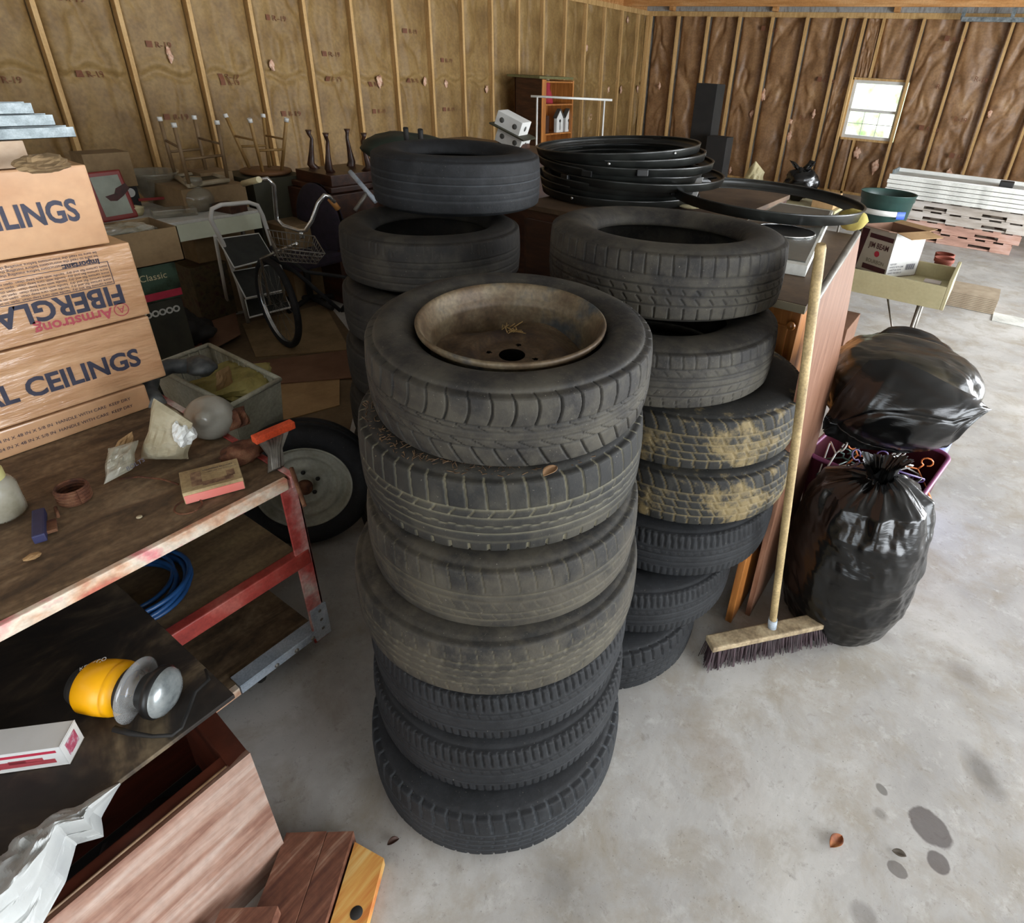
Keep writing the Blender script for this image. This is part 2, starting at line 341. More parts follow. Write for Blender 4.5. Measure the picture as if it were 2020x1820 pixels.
# concrete floor
def concrete():
    m = bpy.data.materials.new('stained_concrete'); m.use_nodes = True; nt = m.node_tree; N = nt.nodes; L = nt.links; b = N['Principled BSDF']
    geo = N.new('ShaderNodeNewGeometry')
    def noise(s, d=6, dist=0, r=.6):
        n = N.new('ShaderNodeTexNoise'); n.inputs['Scale'].default_value = s; n.inputs['Detail'].default_value = d; n.inputs['Distortion'].default_value = dist; n.inputs['Roughness'].default_value = r; L.new(geo.outputs['Position'], n.inputs['Vector']); return n
    def mr(x, a, c, lo=0, hi=1):
        n = N.new('ShaderNodeMapRange'); n.inputs[1].default_value = a; n.inputs[2].default_value = c; n.inputs[3].default_value = lo; n.inputs[4].default_value = hi; L.new(x, n.inputs[0]); return n.outputs[0]
    def mix(f, a, c):
        n = N.new('ShaderNodeMix'); n.data_type = 'RGBA'; L.new(f, n.inputs[0])
        for k, v in ((6, a), (7, c)):
            if isinstance(v, tuple): n.inputs[k].default_value = v
            else: L.new(v, n.inputs[k])
        return n.outputs[2]
    c = mix(mr(noise(1.3, 6, .3).outputs['Fac'], .38, .62), lin('96938f'), lin('b6b3ae'))
    c = mix(mr(noise(4.5, 8, .4, .68).outputs['Fac'], .46, .66, 0, .7), c, lin('8f8574'))
    c = mix(mr(noise(13, 8, .2, .7).outputs['Fac'], .54, .72, 0, .7), c, lin('bcbab6'))
    c = mix(mr(noise(26, 6, .5, .7).outputs['Fac'], .58, .74, 0, .55), c, lin('6d655b'))
    c = mix(mr(noise(150, 2).outputs['Fac'], .66, .74, 0, .55), c, lin('4f4a44'))
    nv = noise(9, 4)
    for (x, y, rx, ry, a, s, col) in STAINS_AND_SHADE:
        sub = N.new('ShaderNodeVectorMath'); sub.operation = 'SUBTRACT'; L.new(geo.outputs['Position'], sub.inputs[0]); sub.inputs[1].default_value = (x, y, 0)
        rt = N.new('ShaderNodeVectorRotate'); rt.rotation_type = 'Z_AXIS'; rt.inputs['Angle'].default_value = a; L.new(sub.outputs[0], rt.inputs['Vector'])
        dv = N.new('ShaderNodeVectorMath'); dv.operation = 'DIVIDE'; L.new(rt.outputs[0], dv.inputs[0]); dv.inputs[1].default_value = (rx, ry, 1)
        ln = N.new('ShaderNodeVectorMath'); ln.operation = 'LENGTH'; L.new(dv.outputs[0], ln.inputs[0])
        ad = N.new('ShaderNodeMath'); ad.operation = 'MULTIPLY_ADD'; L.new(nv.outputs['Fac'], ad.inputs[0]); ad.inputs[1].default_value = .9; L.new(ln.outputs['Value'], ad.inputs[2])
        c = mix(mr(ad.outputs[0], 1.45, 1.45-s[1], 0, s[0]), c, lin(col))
    L.new(c, b.inputs['Base Color']); L.new(mr(noise(6, 4).outputs['Fac'], .3, .7, .5, .78), b.inputs['Roughness']); b.inputs['Specular IOR Level'].default_value = .35
    bp = N.new('ShaderNodeBump'); bp.inputs['Strength'].default_value = .25; bp.inputs['Distance'].default_value = .004; L.new(noise(40, 6).outputs['Fac'], bp.inputs['Height']); L.new(bp.outputs[0], b.inputs['Normal'])
    return m
STAINS_AND_SHADE = [(.375, 1.36, .062, .05, .3, (.8, .12), '4e4644'), (.405, 1.27, .028, .03, 0, (.8, .15), '4e4644'), (.49, 1.62, .10, .055, .9, (.6, .6), '55504a'),
          (.32, 1.19, .026, .02, 0, (.75, .12), '5a5450'), (.245, 1.385, .02, .014, .5, (.7, .2), '54504a'), (.255, 1.31, .025, .02, 0, (.45, .5), '55504a'),
          (.41, 1.98, .10, .06, .4, (.45, .7), '6a625a'), (.27, 1.03, .04, .035, 0, (.45, .4), '5a5450'), (-.39, .66, .16, .10, .3, (.45, .9), '5c564e'),
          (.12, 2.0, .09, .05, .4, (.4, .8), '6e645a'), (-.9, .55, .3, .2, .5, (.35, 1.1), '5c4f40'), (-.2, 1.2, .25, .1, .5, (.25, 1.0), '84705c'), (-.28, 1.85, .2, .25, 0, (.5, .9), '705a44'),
          (-1.25, 1.1, .55, .45, 0, (.6, 1.1), '50463a'), (-1.0, .75, .45, .4, 0, (.45, 1.2), '5c5853'), (.6, 1.05, .2, .2, 0, (.35, 1.), '7c705c')]  # grey-brown patches left of the front stack: floor dirt plus painted shade

# text as flat print
def text(s, size, org, xd, zd, mat, parent, name='lettering', sx=1, off=0, align='LEFT', fn=None, sub=False):
    cu = bpy.data.curves.new(name, 'FONT'); cu.body = s; cu.size = size; cu.align_x = align; cu.offset = off; cu.resolution_u = 3; cu.fill_mode = 'FRONT'
    to = bpy.data.objects.new('tmp', cu); COL.objects.link(to)
    dg = bpy.context.evaluated_depsgraph_get(); me0 = to.evaluated_get(dg).to_mesh()
    vs = [Vector((v.co.x*sx, v.co.y, 0)) for v in me0.vertices]; fs = [tuple(p.vertices) for p in me0.polygons]
    to.evaluated_get(dg).to_mesh_clear(); bpy.data.objects.remove(to); bpy.data.curves.remove(cu)
    mb = MB(); mb.add(vs, fs)
    x = Vector(xd).normalized(); y = Vector(zd).normalized(); z = x.cross(y)
    Mx = Matrix(((x.x, y.x, z.x, org[0]), (x.y, y.y, z.y, org[1]), (x.z, y.z, z.z, org[2]), (0, 0, 0, 1)))
    mb.xf(Mx)
    if fn: mb.v = [fn(p) for p in mb.v]
    return mb.build(name, mat, parent)

# ================================================================== THE SETTING
XL, YF, ZP = -6.78, 12.44, 2.73
XR, YB = 4.3, -3.3
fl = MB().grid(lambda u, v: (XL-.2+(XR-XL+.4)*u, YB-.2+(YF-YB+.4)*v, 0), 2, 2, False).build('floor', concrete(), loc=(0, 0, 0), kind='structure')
# left wall
def wall_root(name):
    return name
def batt_surface(seed, amp, L, bulge):
    def fn(u, v):  # u across 0..1, v height 0..1 -> offset outward
        x = np.array([u*2.2+seed*7.1]); y = np.array([v*L*1.1+seed*3.3]); z = np.array([seed*1.7])
        w_ = float(fbm(x, y, z, 3)[0]); rg = float(ridge(x*1.3+w_*2+v*2.0, y*.9, z+4, 2)[0])
        e = min(u, 1-u)
        return -.035+bulge*(1-(2*u-1)**4)+amp*w_*min(1, e*9)-amp*.9*max(0, rg-.25)*min(1, e*9)
    return fn
# wall_left: sheathing mesh is the wall object, studs and batts are parts
wl = MB().box((XL-.14, YB, 0), (XL-.10, YF+.1, ZP+.08)).build('wall_left', foil_m, loc=(XL-.12, 4.5, 0), kind='structure')
stud_L = [YF-.36-(16-i)*.6096 for i in range(-8, 17)]
sbm = MB().box((-.09, -.02, 0), (0, .02, ZP)); sme = None
for i, y in enumerate(stud_L):
    dy = random.uniform(-.006, .006)
    if sme is None:
        o = sbm.build('wall_stud', stud_m, wl, loc=(XL, y, 0)); o.data = o.data; sme = o.data
        me = sme
        for v in me.vertices: pass
    # rebuild centred
sme_data = None
for o in list(wl.children): bpy.data.objects.remove(o)
def stud_mesh():
    me = bpy.data.meshes.new('wall_stud'); mb = MB().box((-.09, -.019, 0), (0, .019, ZP), bev=.003)
    me.from_pydata(mb.v, [], mb.f); me.materials.append(stud_m); me.update(); return me
SM = stud_mesh()
def inst(name, me, parent, loc, rot=(0, 0, 0), sc=(1, 1, 1)):
    o = bpy.data.objects.new(name, me); COL.objects.link(o); o.parent = parent; o.location = Vector(loc)-worldloc(parent); o.rotation_euler = rot; o.scale = sc; return o
for y in stud_L: inst('wall_stud', SM, wl, (XL, y, 0), (random.uniform(-.003, .003), 0, 0))
inst('wall_stud', SM, wl, (XL, YF-.03, 0))
edges = [YB]+stud_L+[YF]
inks = []
for k in range(len(edges)-1):
    y0, y1 = edges[k]+.019, edges[k+1]-.019
    if y1 < .6: continue
    if y0 < 0: y0 = max(y0, y1-.57)
    fn = batt_surface(k+1, .022, ZP, .028)
    nu, nv = 24, 110
    U, V = np.meshgrid(np.linspace(0, 1, nu+1), np.linspace(0, 1, nv+1), indexing='ij')
    def offs(U, V, s=k+1, amp=.048):
        w_ = fbm(U*2.2+s*7.1, V*3.0+s*3.3, np.full_like(U, s*1.7), 3)
        rg = ridge(U*1.6+w_*1.6+V*1.1+s, V*2.4+w_, np.full_like(U, s*2.3), 2)
        e = np.minimum(1, np.minimum(U, 1-U)*8)
        seam = -.03*np.exp(-((V-.56-.012*np.sin(U*9+s))/.010)**2)+.014*np.exp(-((V-.585-.012*np.sin(U*9+s))/.012)**2)
        return -.025-.055*np.abs(2*U-1)**12+.012*(1-(2*U-1)**4)+(amp*w_-amp*1.9*np.maximum(0, rg-.28)+seam)*e
    O = offs(U, V)
    X = XL+O; Y = y0+(y1-y0)*U; Z = ZP*V
    npmesh('insulation_batt', np.stack([X-XL, Y-(y0+y1)/2, Z], -1).reshape(-1, 3), gridfaces(nu, nv)[:, ::-1], kraft_m, wl, (XL, (y0+y1)/2, 0))
    if 1.5 < (y0+y1)/2 < 11.5:
        for zz in (1.15+.35*(k % 2), 2.05-.3*(k % 3)):
            def conf(p, y0=y0, y1=y1, offs=offs):
                u = np.clip(np.array([[(p[1]-y0)/(y1-y0)]]), 0, 1); v = np.array([[p[2]/ZP]])
                return (XL+float(offs(u, v)[0, 0])+.012, p[1], p[2])
            if (y0+y1)/2 < 7: inks.append(text('■ R-19', .07, (XL, y0+.14, zz), (0, 1, 0), (0, 0, 1), redink_m, wl, 'printed_mark', fn=conf))
MB().box((XL-.09, YB, ZP), (XL+.0, YF, ZP+.08)).build('top_plate', stud_m, wl)
MB().box((XL-.09, YB, .0), (XL+.0, YF, .04)).build('bottom_plate', stud_m, wl)
MB().box((XL-.09, YB, ZP+.08), (XL-.05, YF, 3.12)).build('rim_board', beam_m, wl)
def tuft(parent, c, s, mat=pink_m, seed=0, n=14):
    th, ph = np.meshgrid(np.linspace(0, 2*PI, n, endpoint=False), np.linspace(.02, PI-.02, 9), indexing='ij')
    x, y, z = np.cos(th)*np.sin(ph), np.sin(th)*np.sin(ph), np.cos(ph)
    r = 1+1.3*fbm(x*2+seed*3, y*2+seed, z*2, 3)
    V = np.stack([x*r*s[0], y*r*s[1], z*r*s[2]], -1).reshape(-1, 3)
    return npmesh('insulation_tuft', V, gridfaces(n, 8, wrapu=True)[:, ::-1], mat, parent, c)
for i, (px, py, s) in enumerate([(748, 160, .07), (838, 160, .05), (880, 165, .05), (960, 175, .05), (1165, 235, .09), (1200, 177, .06), (1225, 178, .06), (1258, 175, .06), (335, 110, .05), (537, 130, .05), (1157, 95, .05), (1238, 40, .06)]):
    p = onX(px, py, XL-.005); tuft(wl, p, (.012, s*.55, s*.9), seed=i)
# far wall
wf = MB().box((XL-.1, YF+.10, 0), (-2.69, YF+.14, ZP+.08)).box((-1.82, YF+.10, 0), (XR+.2, YF+.14, ZP+.08)).box((-2.69, YF+.10, 0), (-1.82, YF+.14, .92)).box((-2.69, YF+.10, 1.84), (-1.82, YF+.14, ZP+.08)).build('wall_far', foil_m, loc=(-1.2, YF+.12, 0), kind='structure')
SR = [XL+.07+i*.6096 for i in range(0, 19)]
for i, x in enumerate(SR):
    if i == 7: continue
    inst('wall_stud', SM, wf, (x, YF, 0), (0, random.uniform(-.004, .004), PI/2))
for x in (-2.72,): inst('wall_stud', SM, wf, (x, YF, 0), (0, 0, PI/2))
MB().box((SR[7]-.019, YF, 0), (SR[7]+.019, YF+.09, .90)).build('cripple_stud', stud_m, wf)
MB().box((SR[7]-.019, YF, 1.88), (SR[7]+.019, YF+.09, ZP)).build('cripple_stud', stud_m, wf)
MB().box((XL, YF-.0, ZP), (XR, YF+.09, ZP+.08)).build('top_plate', stud_m, wf)
MB().box((XL, YF-.0, 0), (XR, YF+.09, .04)).build('bottom_plate', stud_m, wf)
def fbatt(x0, x1, z0, z1, s, amp=.055):
    nu, nv = 22, max(8, int(100*(z1-z0)/ZP))
    U, V = np.meshgrid(np.linspace(0, 1, nu+1), np.linspace(0, 1, nv+1), indexing='ij')
    Vh = (z0+(z1-z0)*V)/ZP
    w_ = fbm(U*2.0+s*7.1, Vh*3.4+s*3.3, np.full_like(U, s*1.7), 3)
    rg = ridge(U*1.8+w_*1.8+Vh*3.5*(1 if s % 2 else -1)+s, Vh*2.6+w_, np.full_like(U, s*2.3), 3)
    e = np.minimum(1, np.minimum(U, 1-U)*8)
    O = -.03-.055*np.abs(2*U-1)**12+.012*(1-(2*U-1)**4)+(amp*w_-amp*1.7*np.maximum(0, rg-.2))*e
    X = x0+(x1-x0)*U; Z = z0+(z1-z0)*V; cx = (x0+x1)/2
    npmesh('insulation_batt', np.stack([X-cx, -O, Z], -1).reshape(-1, 3), gridfaces(nu, nv), kraft2_m, wf, (cx, YF, 0))
for i in range(len(SR)-1):
    a, b_ = SR[i]+.019, SR[i+1]-.019
    if i == 6: fbatt(a, -2.74, 0, ZP, 30+i); fbatt(-2.70, SR[7]-.02, 0, .9, 50, .05); fbatt(-2.70, SR[7]-.02, 1.88, ZP, 51, .06); continue
    if i == 7: fbatt(a, b_, 0, .9, 52, .05); fbatt(a, b_, 1.88, ZP, 53, .05); continue
    fbatt(a, b_, 0, ZP, 30+i)
MB().box((XL, YF-.1, 0), (XL+.05, YF, ZP)).build('corner_board', stud_m, wf)
for i, (px, py, s) in enumerate([(1505, 187, .08), (1483, 222, .06), (1557, 268, .08), (1300, 170, .06), (1440, 335, .05), (1690, 300, .09), (1605, 225, .05), (1952, 225, .05), (1725, 330, .1), (1870, 345, .08), (1560, 240, .05)]):
    p = onY(px, py, YF+.0); tuft(wf, p, (s*.55, .014, s), seed=i+20)
# printed marks on far wall
for i, (px, py) in enumerate([(1610, 160), (1575, 235), (1860, 80), (1880, 238), (1870, 310), (1920, 160), (1810, 255), (1845, 175), (1500, 60), (1790, 60)]):
    p = onY(px, py, YF-.035); text('R-19' if i % 2 else '■ R-19', .1, p, (.96, 0, -.1), (.1, 0, 1), redink_m, wf, 'printed_mark')
# window
wn = MB().box((-2.70, YF-.0, 1.84), (-1.83, YF+.1, 1.875)).box((-2.70, YF-.0, .90), (-1.83, YF+.1, .935)).box((-2.70, YF, .9), (-2.68, YF+.1, 1.87)).box((-1.85, YF, .9), (-1.83, YF+.1, 1.87)).build('window_1', stud_m, loc=(-2.26, YF+.05, .9), kind='structure')
MB().box((-2.68, YF+.03, .935), (-2.63, YF+.09, 1.84)).box((-1.90, YF+.03, .935), (-1.85, YF+.09, 1.84)).box((-2.63, YF+.031, 1.79), (-1.9, YF+.089, 1.84)).box((-2.63, YF+.031, .935), (-1.9, YF+.089, .985)).build('window_frame', white_m, wn)
MB().box((-2.64, YF+.02, 1.355), (-1.89, YF+.085, 1.40)).build('meeting_rail', white_m, wn)
mun = MB()
for k in (1, 2): mun.box((-2.63+.73*k/3-.006, YF+.055, .985), (-2.63+.73*k/3+.006, YF+.065, 1.355))
mun.box((-2.63, YF+.055, 1.165), (-1.9, YF+.065, 1.177)).build('muntin_grid', white_m, wn)
for a, b_ in ((.985, 1.355), (1.40, 1.79)):
    pg = MB().box((-2.63, YF+.068, a), (-1.9, YF+.072, b_)).build('pane', None, wn)
    gm = bpy.data.materials.get('window_glass')
    if not gm:
        gm = bpy.data.materials.new('window_glass'); gm.use_nodes = True; nt = gm.node_tree; nt.nodes.remove(nt.nodes['Principled BSDF'])
        tr = nt.nodes.new('ShaderNodeBsdfTransparent'); gl = nt.nodes.new('ShaderNodeBsdfGlossy'); gl.inputs['Roughness'].default_value = .02; mx = nt.nodes.new('ShaderNodeMixShader'); mx.inputs[0].default_value = .06
        nt.links.new(tr.outputs[0], mx.inputs[1]); nt.links.new(gl.outputs[0], mx.inputs[2]); nt.links.new(mx.outputs[0], nt.nodes['Material Output'].inputs[0])
    pg.data.materials.clear(); pg.data.materials.append(gm)
# outside: lawn and foliage seen through the window
grass_m = M('sunlit_lawn', ['c4cca8', 'd6dcc0'], 3, rough=.9); foli_m = M('sunlit_foliage', ['86a070', 'c4d0ac', 'e2e8d6'], 2, rough=.9)  # paler than real green: overexposed daylight put into the lawn and foliage colours
MB().grid(lambda u, v: (-25+50*u, YF+.4+30*v, -.15), 1, 1, False).build('lawn', grass_m, kind='structure')
def blob(name, c, s, mat, n=40, m=24, rough=.5, seed=1, fs=2., parent=None, flat=False, ridgeamt=0, **kw):
    th, ph = np.meshgrid(np.linspace(0, 2*PI, n, endpoint=False), np.linspace(.01, PI-.01, m+1), indexing='ij')
    x, y, z = np.cos(th)*np.sin(ph), np.sin(th)*np.sin(ph), np.cos(ph)
    r = 1+rough*fbm(x*fs+seed*3.1, y*fs+seed, z*fs, 4)-ridgeamt*np.maximum(0, ridge(x*fs*.8+seed, y*fs*.8, z*fs*.8, 3)-.1)
    V = np.stack([x*r*s[0], y*r*s[1], z*r*s[2]], -1).reshape(-1, 3)
    return npmesh(name, V, gridfaces(n, m, wrapu=True)[:, ::-1], mat, parent, c, smooth=not flat, **kw)
for i, (x, y, s) in enumerate([(-7.6, 22, 1.5), (-3.7, 22, 1.5), (.2, 22, 1.5)]):
    blob('shrub', (x, y, .6), (s, s*.8, s*1.1), foli_m, 60, 40, .6, seed=i+1, fs=3, label=['leafy shrub outside, left part of the window view', 'leafy shrub outside, straight behind the window', 'leafy shrub outside, right of the window view'][i], cat='shrub')
# right wall with door openings, back wall, ceiling
wr = MB()
for y0, y1 in ((YB, -.8), (3.2, 4.3), (8.3, YF+.1)): wr.box((XR, y0, 0), (XR+.12, y1, ZP+.08))
wr.box((XR, -.8, 2.55), (XR+.12, 8.3, ZP+.08)).build('wall_right', stud_m, loc=(XR, 4.5, 0), kind='structure')
wb = MB().box((XL-.1, YB-.12, 0), (-.8, YB, ZP+.08)).box((2.0, YB-.12, 0), (XR+.1, YB, ZP+.08)).box((-.8, YB-.12, 2.5), (2.0, YB, ZP+.08)).build('wall_back', stud_m, loc=(-1, YB, 0), kind='structure')
ce = MB().box((XL-.2, YB-.1, 3.1), (XR+.2, YF+.2, 3.15)).build('ceiling', foil_m, loc=(-1, 4.5, 3.1), kind='structure')
q0 = at(1500, 13, 2.81); by = q0.y
for k in range(7):
    y = by-2.4*k+.02
    if k == 0: tb = MB().box((XL-.05, y-.04, 2.812), (XR, y, 3.09)).build('ceiling_truss', beam_m, ce)
    else: MB().box((XL-.05, y-.04, 2.93), (XR, y, 3.09)).build('ceiling_truss', beam_m, ce)
MB().box((XL-.05, YF+.0, 2.812), (XR, YF+.06, 3.09)).build('rim_board', foil_m, ce)
for px in (1327, 1530, 1770): 
    p = onY(px, 22, YF-.05); MB().box((p.x-.04, YF-.12, 2.812), (p.x+.04, YF-.0, 3.0)).build('ceiling_block', beam_m, ce)
# garage door track at upper right
p1 = onY(1897, 38, YF-.3); p2 = onY(2060, 44, YF-.3)
tr = thing('door_track', 'galvanised overhead door track hanging below the ceiling at upper right', 'rail', (p1.x, YF-.3, p1.z))
MB().box((p1.x, YF-.33, p1.z-.03), (p2.x+1.2, YF-.27, p1.z+.03)).build('rail', galv_m, tr)
p3 = onY(1897, 0, YF-.3)
MB().box((p1.x-.02, YF-.31, p1.z), (p1.x+.03, YF-.28, 3.1)).build('hanger_strap', galv_m, tr)
MB().box((p1.x+.62, YF-.31, p1.z), (p1.x+.67, YF-.28, 3.1)).build('hanger_strap', galv_m, tr)

# ================================================================== TYRES
def tire(name, c, z0, Rr, W, rb, pat, mat, nseg=600, nt=46, tilt=None, parent=None, label=None, cat='tire', group=None, twist=0):
    """c centre xy, z0 bottom, Rr outer radius, W section width, rb bead radius"""
    tw = W*.80; rows = []
    h = W/2
    # profile as (r, z rel centre, t)
    def cat_mull(pts, n):
        out = []
        P = [pts[0]]+list(pts)+[pts[-1]]
        for i in range(1, len(P)-2):
            p0, p1, p2, p3 = [np.array(q) for q in P[i-1:i+3]]
            for k in range(n):
                t = k/n; out.append(.5*((2*p1)+(-p0+p2)*t+(2*p0-5*p1+4*p2-p3)*t*t+(-p0+3*p1-3*p2+p3)*t**3))
        out.append(np.array(P[-2])); return out
    D = Rr-rb
    side = cat_mull([(rb, h*.62), (rb+.008, h*.80), (rb+D*.25, h*.95), (rb+D*.5, h*1.0), (rb+D*.75, h*.95), (Rr-.022, h*.86)], 3)
    sh = cat_mull([(Rr-.022, h*.86), (Rr-.010, h*.835), (Rr-.0055, h*.80)], 4)[1:]
    prof = [(p[0], -p[1], -9) for p in side]
    ns = len(sh)
    prof += [(p[0], -p[1], -1.25+.25*(i+1)/ns) for i, p in enumerate(sh)]
    for i in range(1, nt):
        t = -1+2*i/nt; prof.append((Rr-.0055*abs(t)**2.5, t*h*.80, t))
    prof += [(p[0], p[1], 1.25-.25*(i+1)/ns) for i, p in list(enumerate(sh))[::-1]]
    prof += [(p[0], p[1], 9) for p in side[::-1]]
    inner = cat_mull([(rb, h*.62), (rb+.004, h*.50), (rb+D*.3, h*.80), (rb+D*.6, h*.84), (Rr-.03, h*.68), (Rr-.02, 0), (Rr-.03, -h*.68), (rb+D*.6, -h*.84), (rb+D*.3, -h*.80), (rb+.004, -h*.50), (rb, -h*.62)], 2)[1:-1]
    prof += [(p[0], p[1], 99) for p in inner]
    pr = np.array(prof); nr = len(pr)
    A = np.linspace(0, 2*PI, nseg, endpoint=False)
    a, t = np.meshgrid(A, pr[:, 2], indexing='ij')
    r = np.repeat(pr[None, :, 0], nseg, 0); z = np.repeat(pr[None, :, 1], nseg, 0)
    g = np.zeros_like(r); dep = np.zeros_like(r)
    tr_ = np.abs(t) < 1.27
    for (tc, hw, d, *zz) in pat.get('circ', []):
        n_, am = (zz+[0, 0])[:2] if zz else (0, 0)
        tt = t-tc+(am*np.sin(a*n_) if n_ else 0)
        m = np.clip(1.4-np.abs(tt)/hw*1.0, 0, 1)*tr_
        g = np.maximum(g, m); dep = np.maximum(dep, m*d)
    for (t0, t1, n_, wd, sl, cu, d) in pat.get('lat', []):
        ph = a*n_/(2*PI)+sl*(t-t0)+cu*(t-t0)**2
        f = np.abs((ph % 1)-.5)*2  # 0 at centre of groove when =.5
        m = np.clip((wd-f)/(wd*.5), 0, 1)*((t >= t0) & (t <= t1))*tr_
        g = np.maximum(g, m); dep = np.maximum(dep, m*d)
    for (tc, hw, n_, wd, d) in pat.get('pin', []):
        f = np.abs(((a*n_/(2*PI)+tc*3) % 1)-.5)*2
        m = np.clip((wd-f)/(wd*.6), 0, 1)*(np.abs(t-tc) < hw)
        g = np.maximum(g, m); dep = np.maximum(dep, m*d)
    # sidewall rings
    rings = (np.abs(t) == 9)
    r2 = r-dep; z2 = z.copy()
    for q in (.30, .62, .84):
        z2 = np.where(rings, z2+np.sign(z2)*.0016*np.exp(-((r-(rb+D*q))/.003)**2), z2)
    r2 = r2+tr_*.0012*fbm(np.cos(a)*9+c[0]*9, np.sin(a)*9, t*3, 2)
    z2 = z2+W*.012*np.sin(a*2+c[0]*5)*(np.abs(z)/h)
    V = np.stack([r2*np.cos(a+twist), r2*np.sin(a+twist), z2], -1).reshape(-1, 3)
    if tilt is not None:
        Mx = np.array(Matrix.Rotation(tilt[1], 3, Vector((-math.sin(tilt[0]), math.cos(tilt[0]), 0)))); V = V @ Mx.T
    # attribute: groove mask, for dirt colour and painted groove shade
    V[:, 2] += W/2
    return npmesh(name, V, gridfaces(nseg, nr, True, True), mat, parent, (c[0], c[1], z0), attr=g, label=label, cat=cat, group=group)
PA = dict(circ=[(.26, .016, .006), (.10, .012, .005), (-.02, .014, .004), (-.16, .012, .005), (-.40, .018, .006)],
          lat=[(.28, 1.27, 46, .13, -.9, .95, .006), (-1.25, -.42, 46, .13, 1.1, -.2, .006), (-.40, -.16, 46, .12, 3.2, 0, .003), (.10, .26, 46, .12, 3.2, 0, .003)])
PB = dict(circ=[(.28, .032, .007), (.04, .018, .006), (-.22, .018, .006, 56, .012), (-.44, .026, .007), (-.70, .016, .004)],
          lat=[(.28, 1.22, 52, .13, 0, .25, .005), (.04, .28, 52, .14, -1.6, 0, .004), (-1.25, -.78, 52, .16, 0, 0, .005)])
PC = dict(circ=[(.22, .024, .004), (-.02, .02, .0035), (-.45, .02, .004), (-.72, .018, .003)],
          lat=[(.34, 1.2, 58, .08, .1, .3, .003), (-.3, -.05, 70, .10, 1.5, 0, .0015), (-.7, -.5, 70, .1, 1.5, 0, .0012)])
PD = dict(circ=[(.38, .022, .003, 58, .02), (.1, .02, .003, 58, .02), (-.18, .02, .003, 58, .02), (-.48, .02, .003, 58, .02)],
          lat=[(.5, .95, 64, .07, .2, .3, .002), (-.95, -.55, 64, .08, .2, .3, .002)], pin=[(.38, .06, 58, .3, .003), (.1, .05, 58, .3, .003), (-.18, .05, 58, .3, .003), (-.48, .05, 58, .3, .003)])
PE = dict(circ=[(.32, .018, .003), (.05, .022, .004), (-.25, .018, .003), (-.5, .02, .004)],
          lat=[(.46, 1.15, 110, .34, .15, .4, .005), (.08, .30, 90, .2, 1.4, 0, .0015), (-1.1, -.6, 110, .3, .2, 0, .003)])
PF = dict(circ=[(.3, .016, .002), (.0, .016, .002), (-.3, .016, .002), (-.6, .016, .002)],
          lat=[(.42, 1.25, 60, .2, 0.15, .2, .007), (-1.2, -.75, 66, .12, .1, 0, .004)], pin=[(.2, .04, 70, .25, .003), (-.1, .04, 70, .25, .003), (-.4, .04, 70, .25, .003)])
PR1 = dict(circ=[(.36, .02, .006), (.04, .02, .006), (-.26, .02, .006), (-.58, .02, .006)],
           lat=[(.40, 1.15, 62, .11, 0, .1, .005), (-1.2, -.64, 58, .12, 0, .1, .005), (-.2, -.02, 58, .13, 1.8, 0, .004), (-.5, -.32, 58, .13, 1.8, 0, .004)])
PR2 = dict(circ=[(.52, .016, .004), (.16, .03, .004), (.04, .03, .004), (-.22, .02, .005), (-.56, .018, .004)],
           lat=[(.55, 1.2, 64, .13, .1, .2, .003), (.22, .5, 64, .10, 1.6, 2, .002), (-.52, -.28, 64, .1, -1.6, 0, .002), (-1.2, -.62, 64, .08, .4, 0, .003)])
PR3 = dict(circ=[(.42, .026, .007), (.08, .026, .007), (-.26, .026, .007), (-.60, .026, .007)],
           lat=[(.42, 1.25, 58, .12, .3, .8, .006), (.08, .42, 58, .12, 1.2, 0, .006), (-.26, .08, 58, .12, 1.2, 0, .006), (-.6, -.26, 58, .12, 1.2, 0, .006), (-1.25, -.6, 58, .12, .3, 0, .006)])
PB1 = dict(circ=[(.46, .02, .005), (.18, .02, .005), (-.2, .02, .005), (-.5, .02, .005)], lat=[(.75, 1.15, 80, .05, 0, 0, .0015)])
PB2 = dict(circ=[(.25, .02, .006), (-.02, .02, .005), (-.4, .02, .006), (-.7, .02, .005)], lat=[(.5, 1.25, 76, .08, .1, 0, .003)])

# front stack (7)
vd = math.atan2(.96, -.82)
tw_ = thing('mounted_wheel', 'tyre on a rusty steel rim, topmost of the front stack', 'wheel', (-.822, .998, 1.108), 'tyres of the front stack')
W1 = .188
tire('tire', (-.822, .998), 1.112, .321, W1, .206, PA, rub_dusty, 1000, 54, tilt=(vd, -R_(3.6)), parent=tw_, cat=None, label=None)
# steel rim
rim = MB()
rp = [(.236, .176), (.238, .186), (.232, .190), (.226, .184), (.219, .172), (.217, .160), (.214, .154), (.207, .146), (.2055, .136), (.205, .110), (.204, .070), (.205, .045), (.216, .02), (.226, .008), (.230, .006)]
rim.lathe(rp, 96)
dsk = MB()
def dz(r):  # centre disc profile
    pts = [(.036, .096), (.045, .094), (.085, .094), (.092, .102), (.105, .108), (.135, .104), (.165, .094), (.185, .088), (.206, .086)]
    return float(np.interp(r, [p[0] for p in pts], [p[1] for p in pts]))
nr_, na_ = 34, 180; vs = []; fs = []
for i in range(nr_+1):
    for k in range(na_):
        r = .034+(.204-.034)*i/nr_; aa = 2*PI*k/na_
        z = dz(r)+(.013*math.sin(aa*4+.6)*max(0, (r-.13)/.07) if r > .13 else 0)
        vs.append((r*math.cos(aa), r*math.sin(aa), z))
lug = [(.063*math.cos(2*PI*j/4+.4), .063*math.sin(2*PI*j/4+.4)) for j in range(4)]
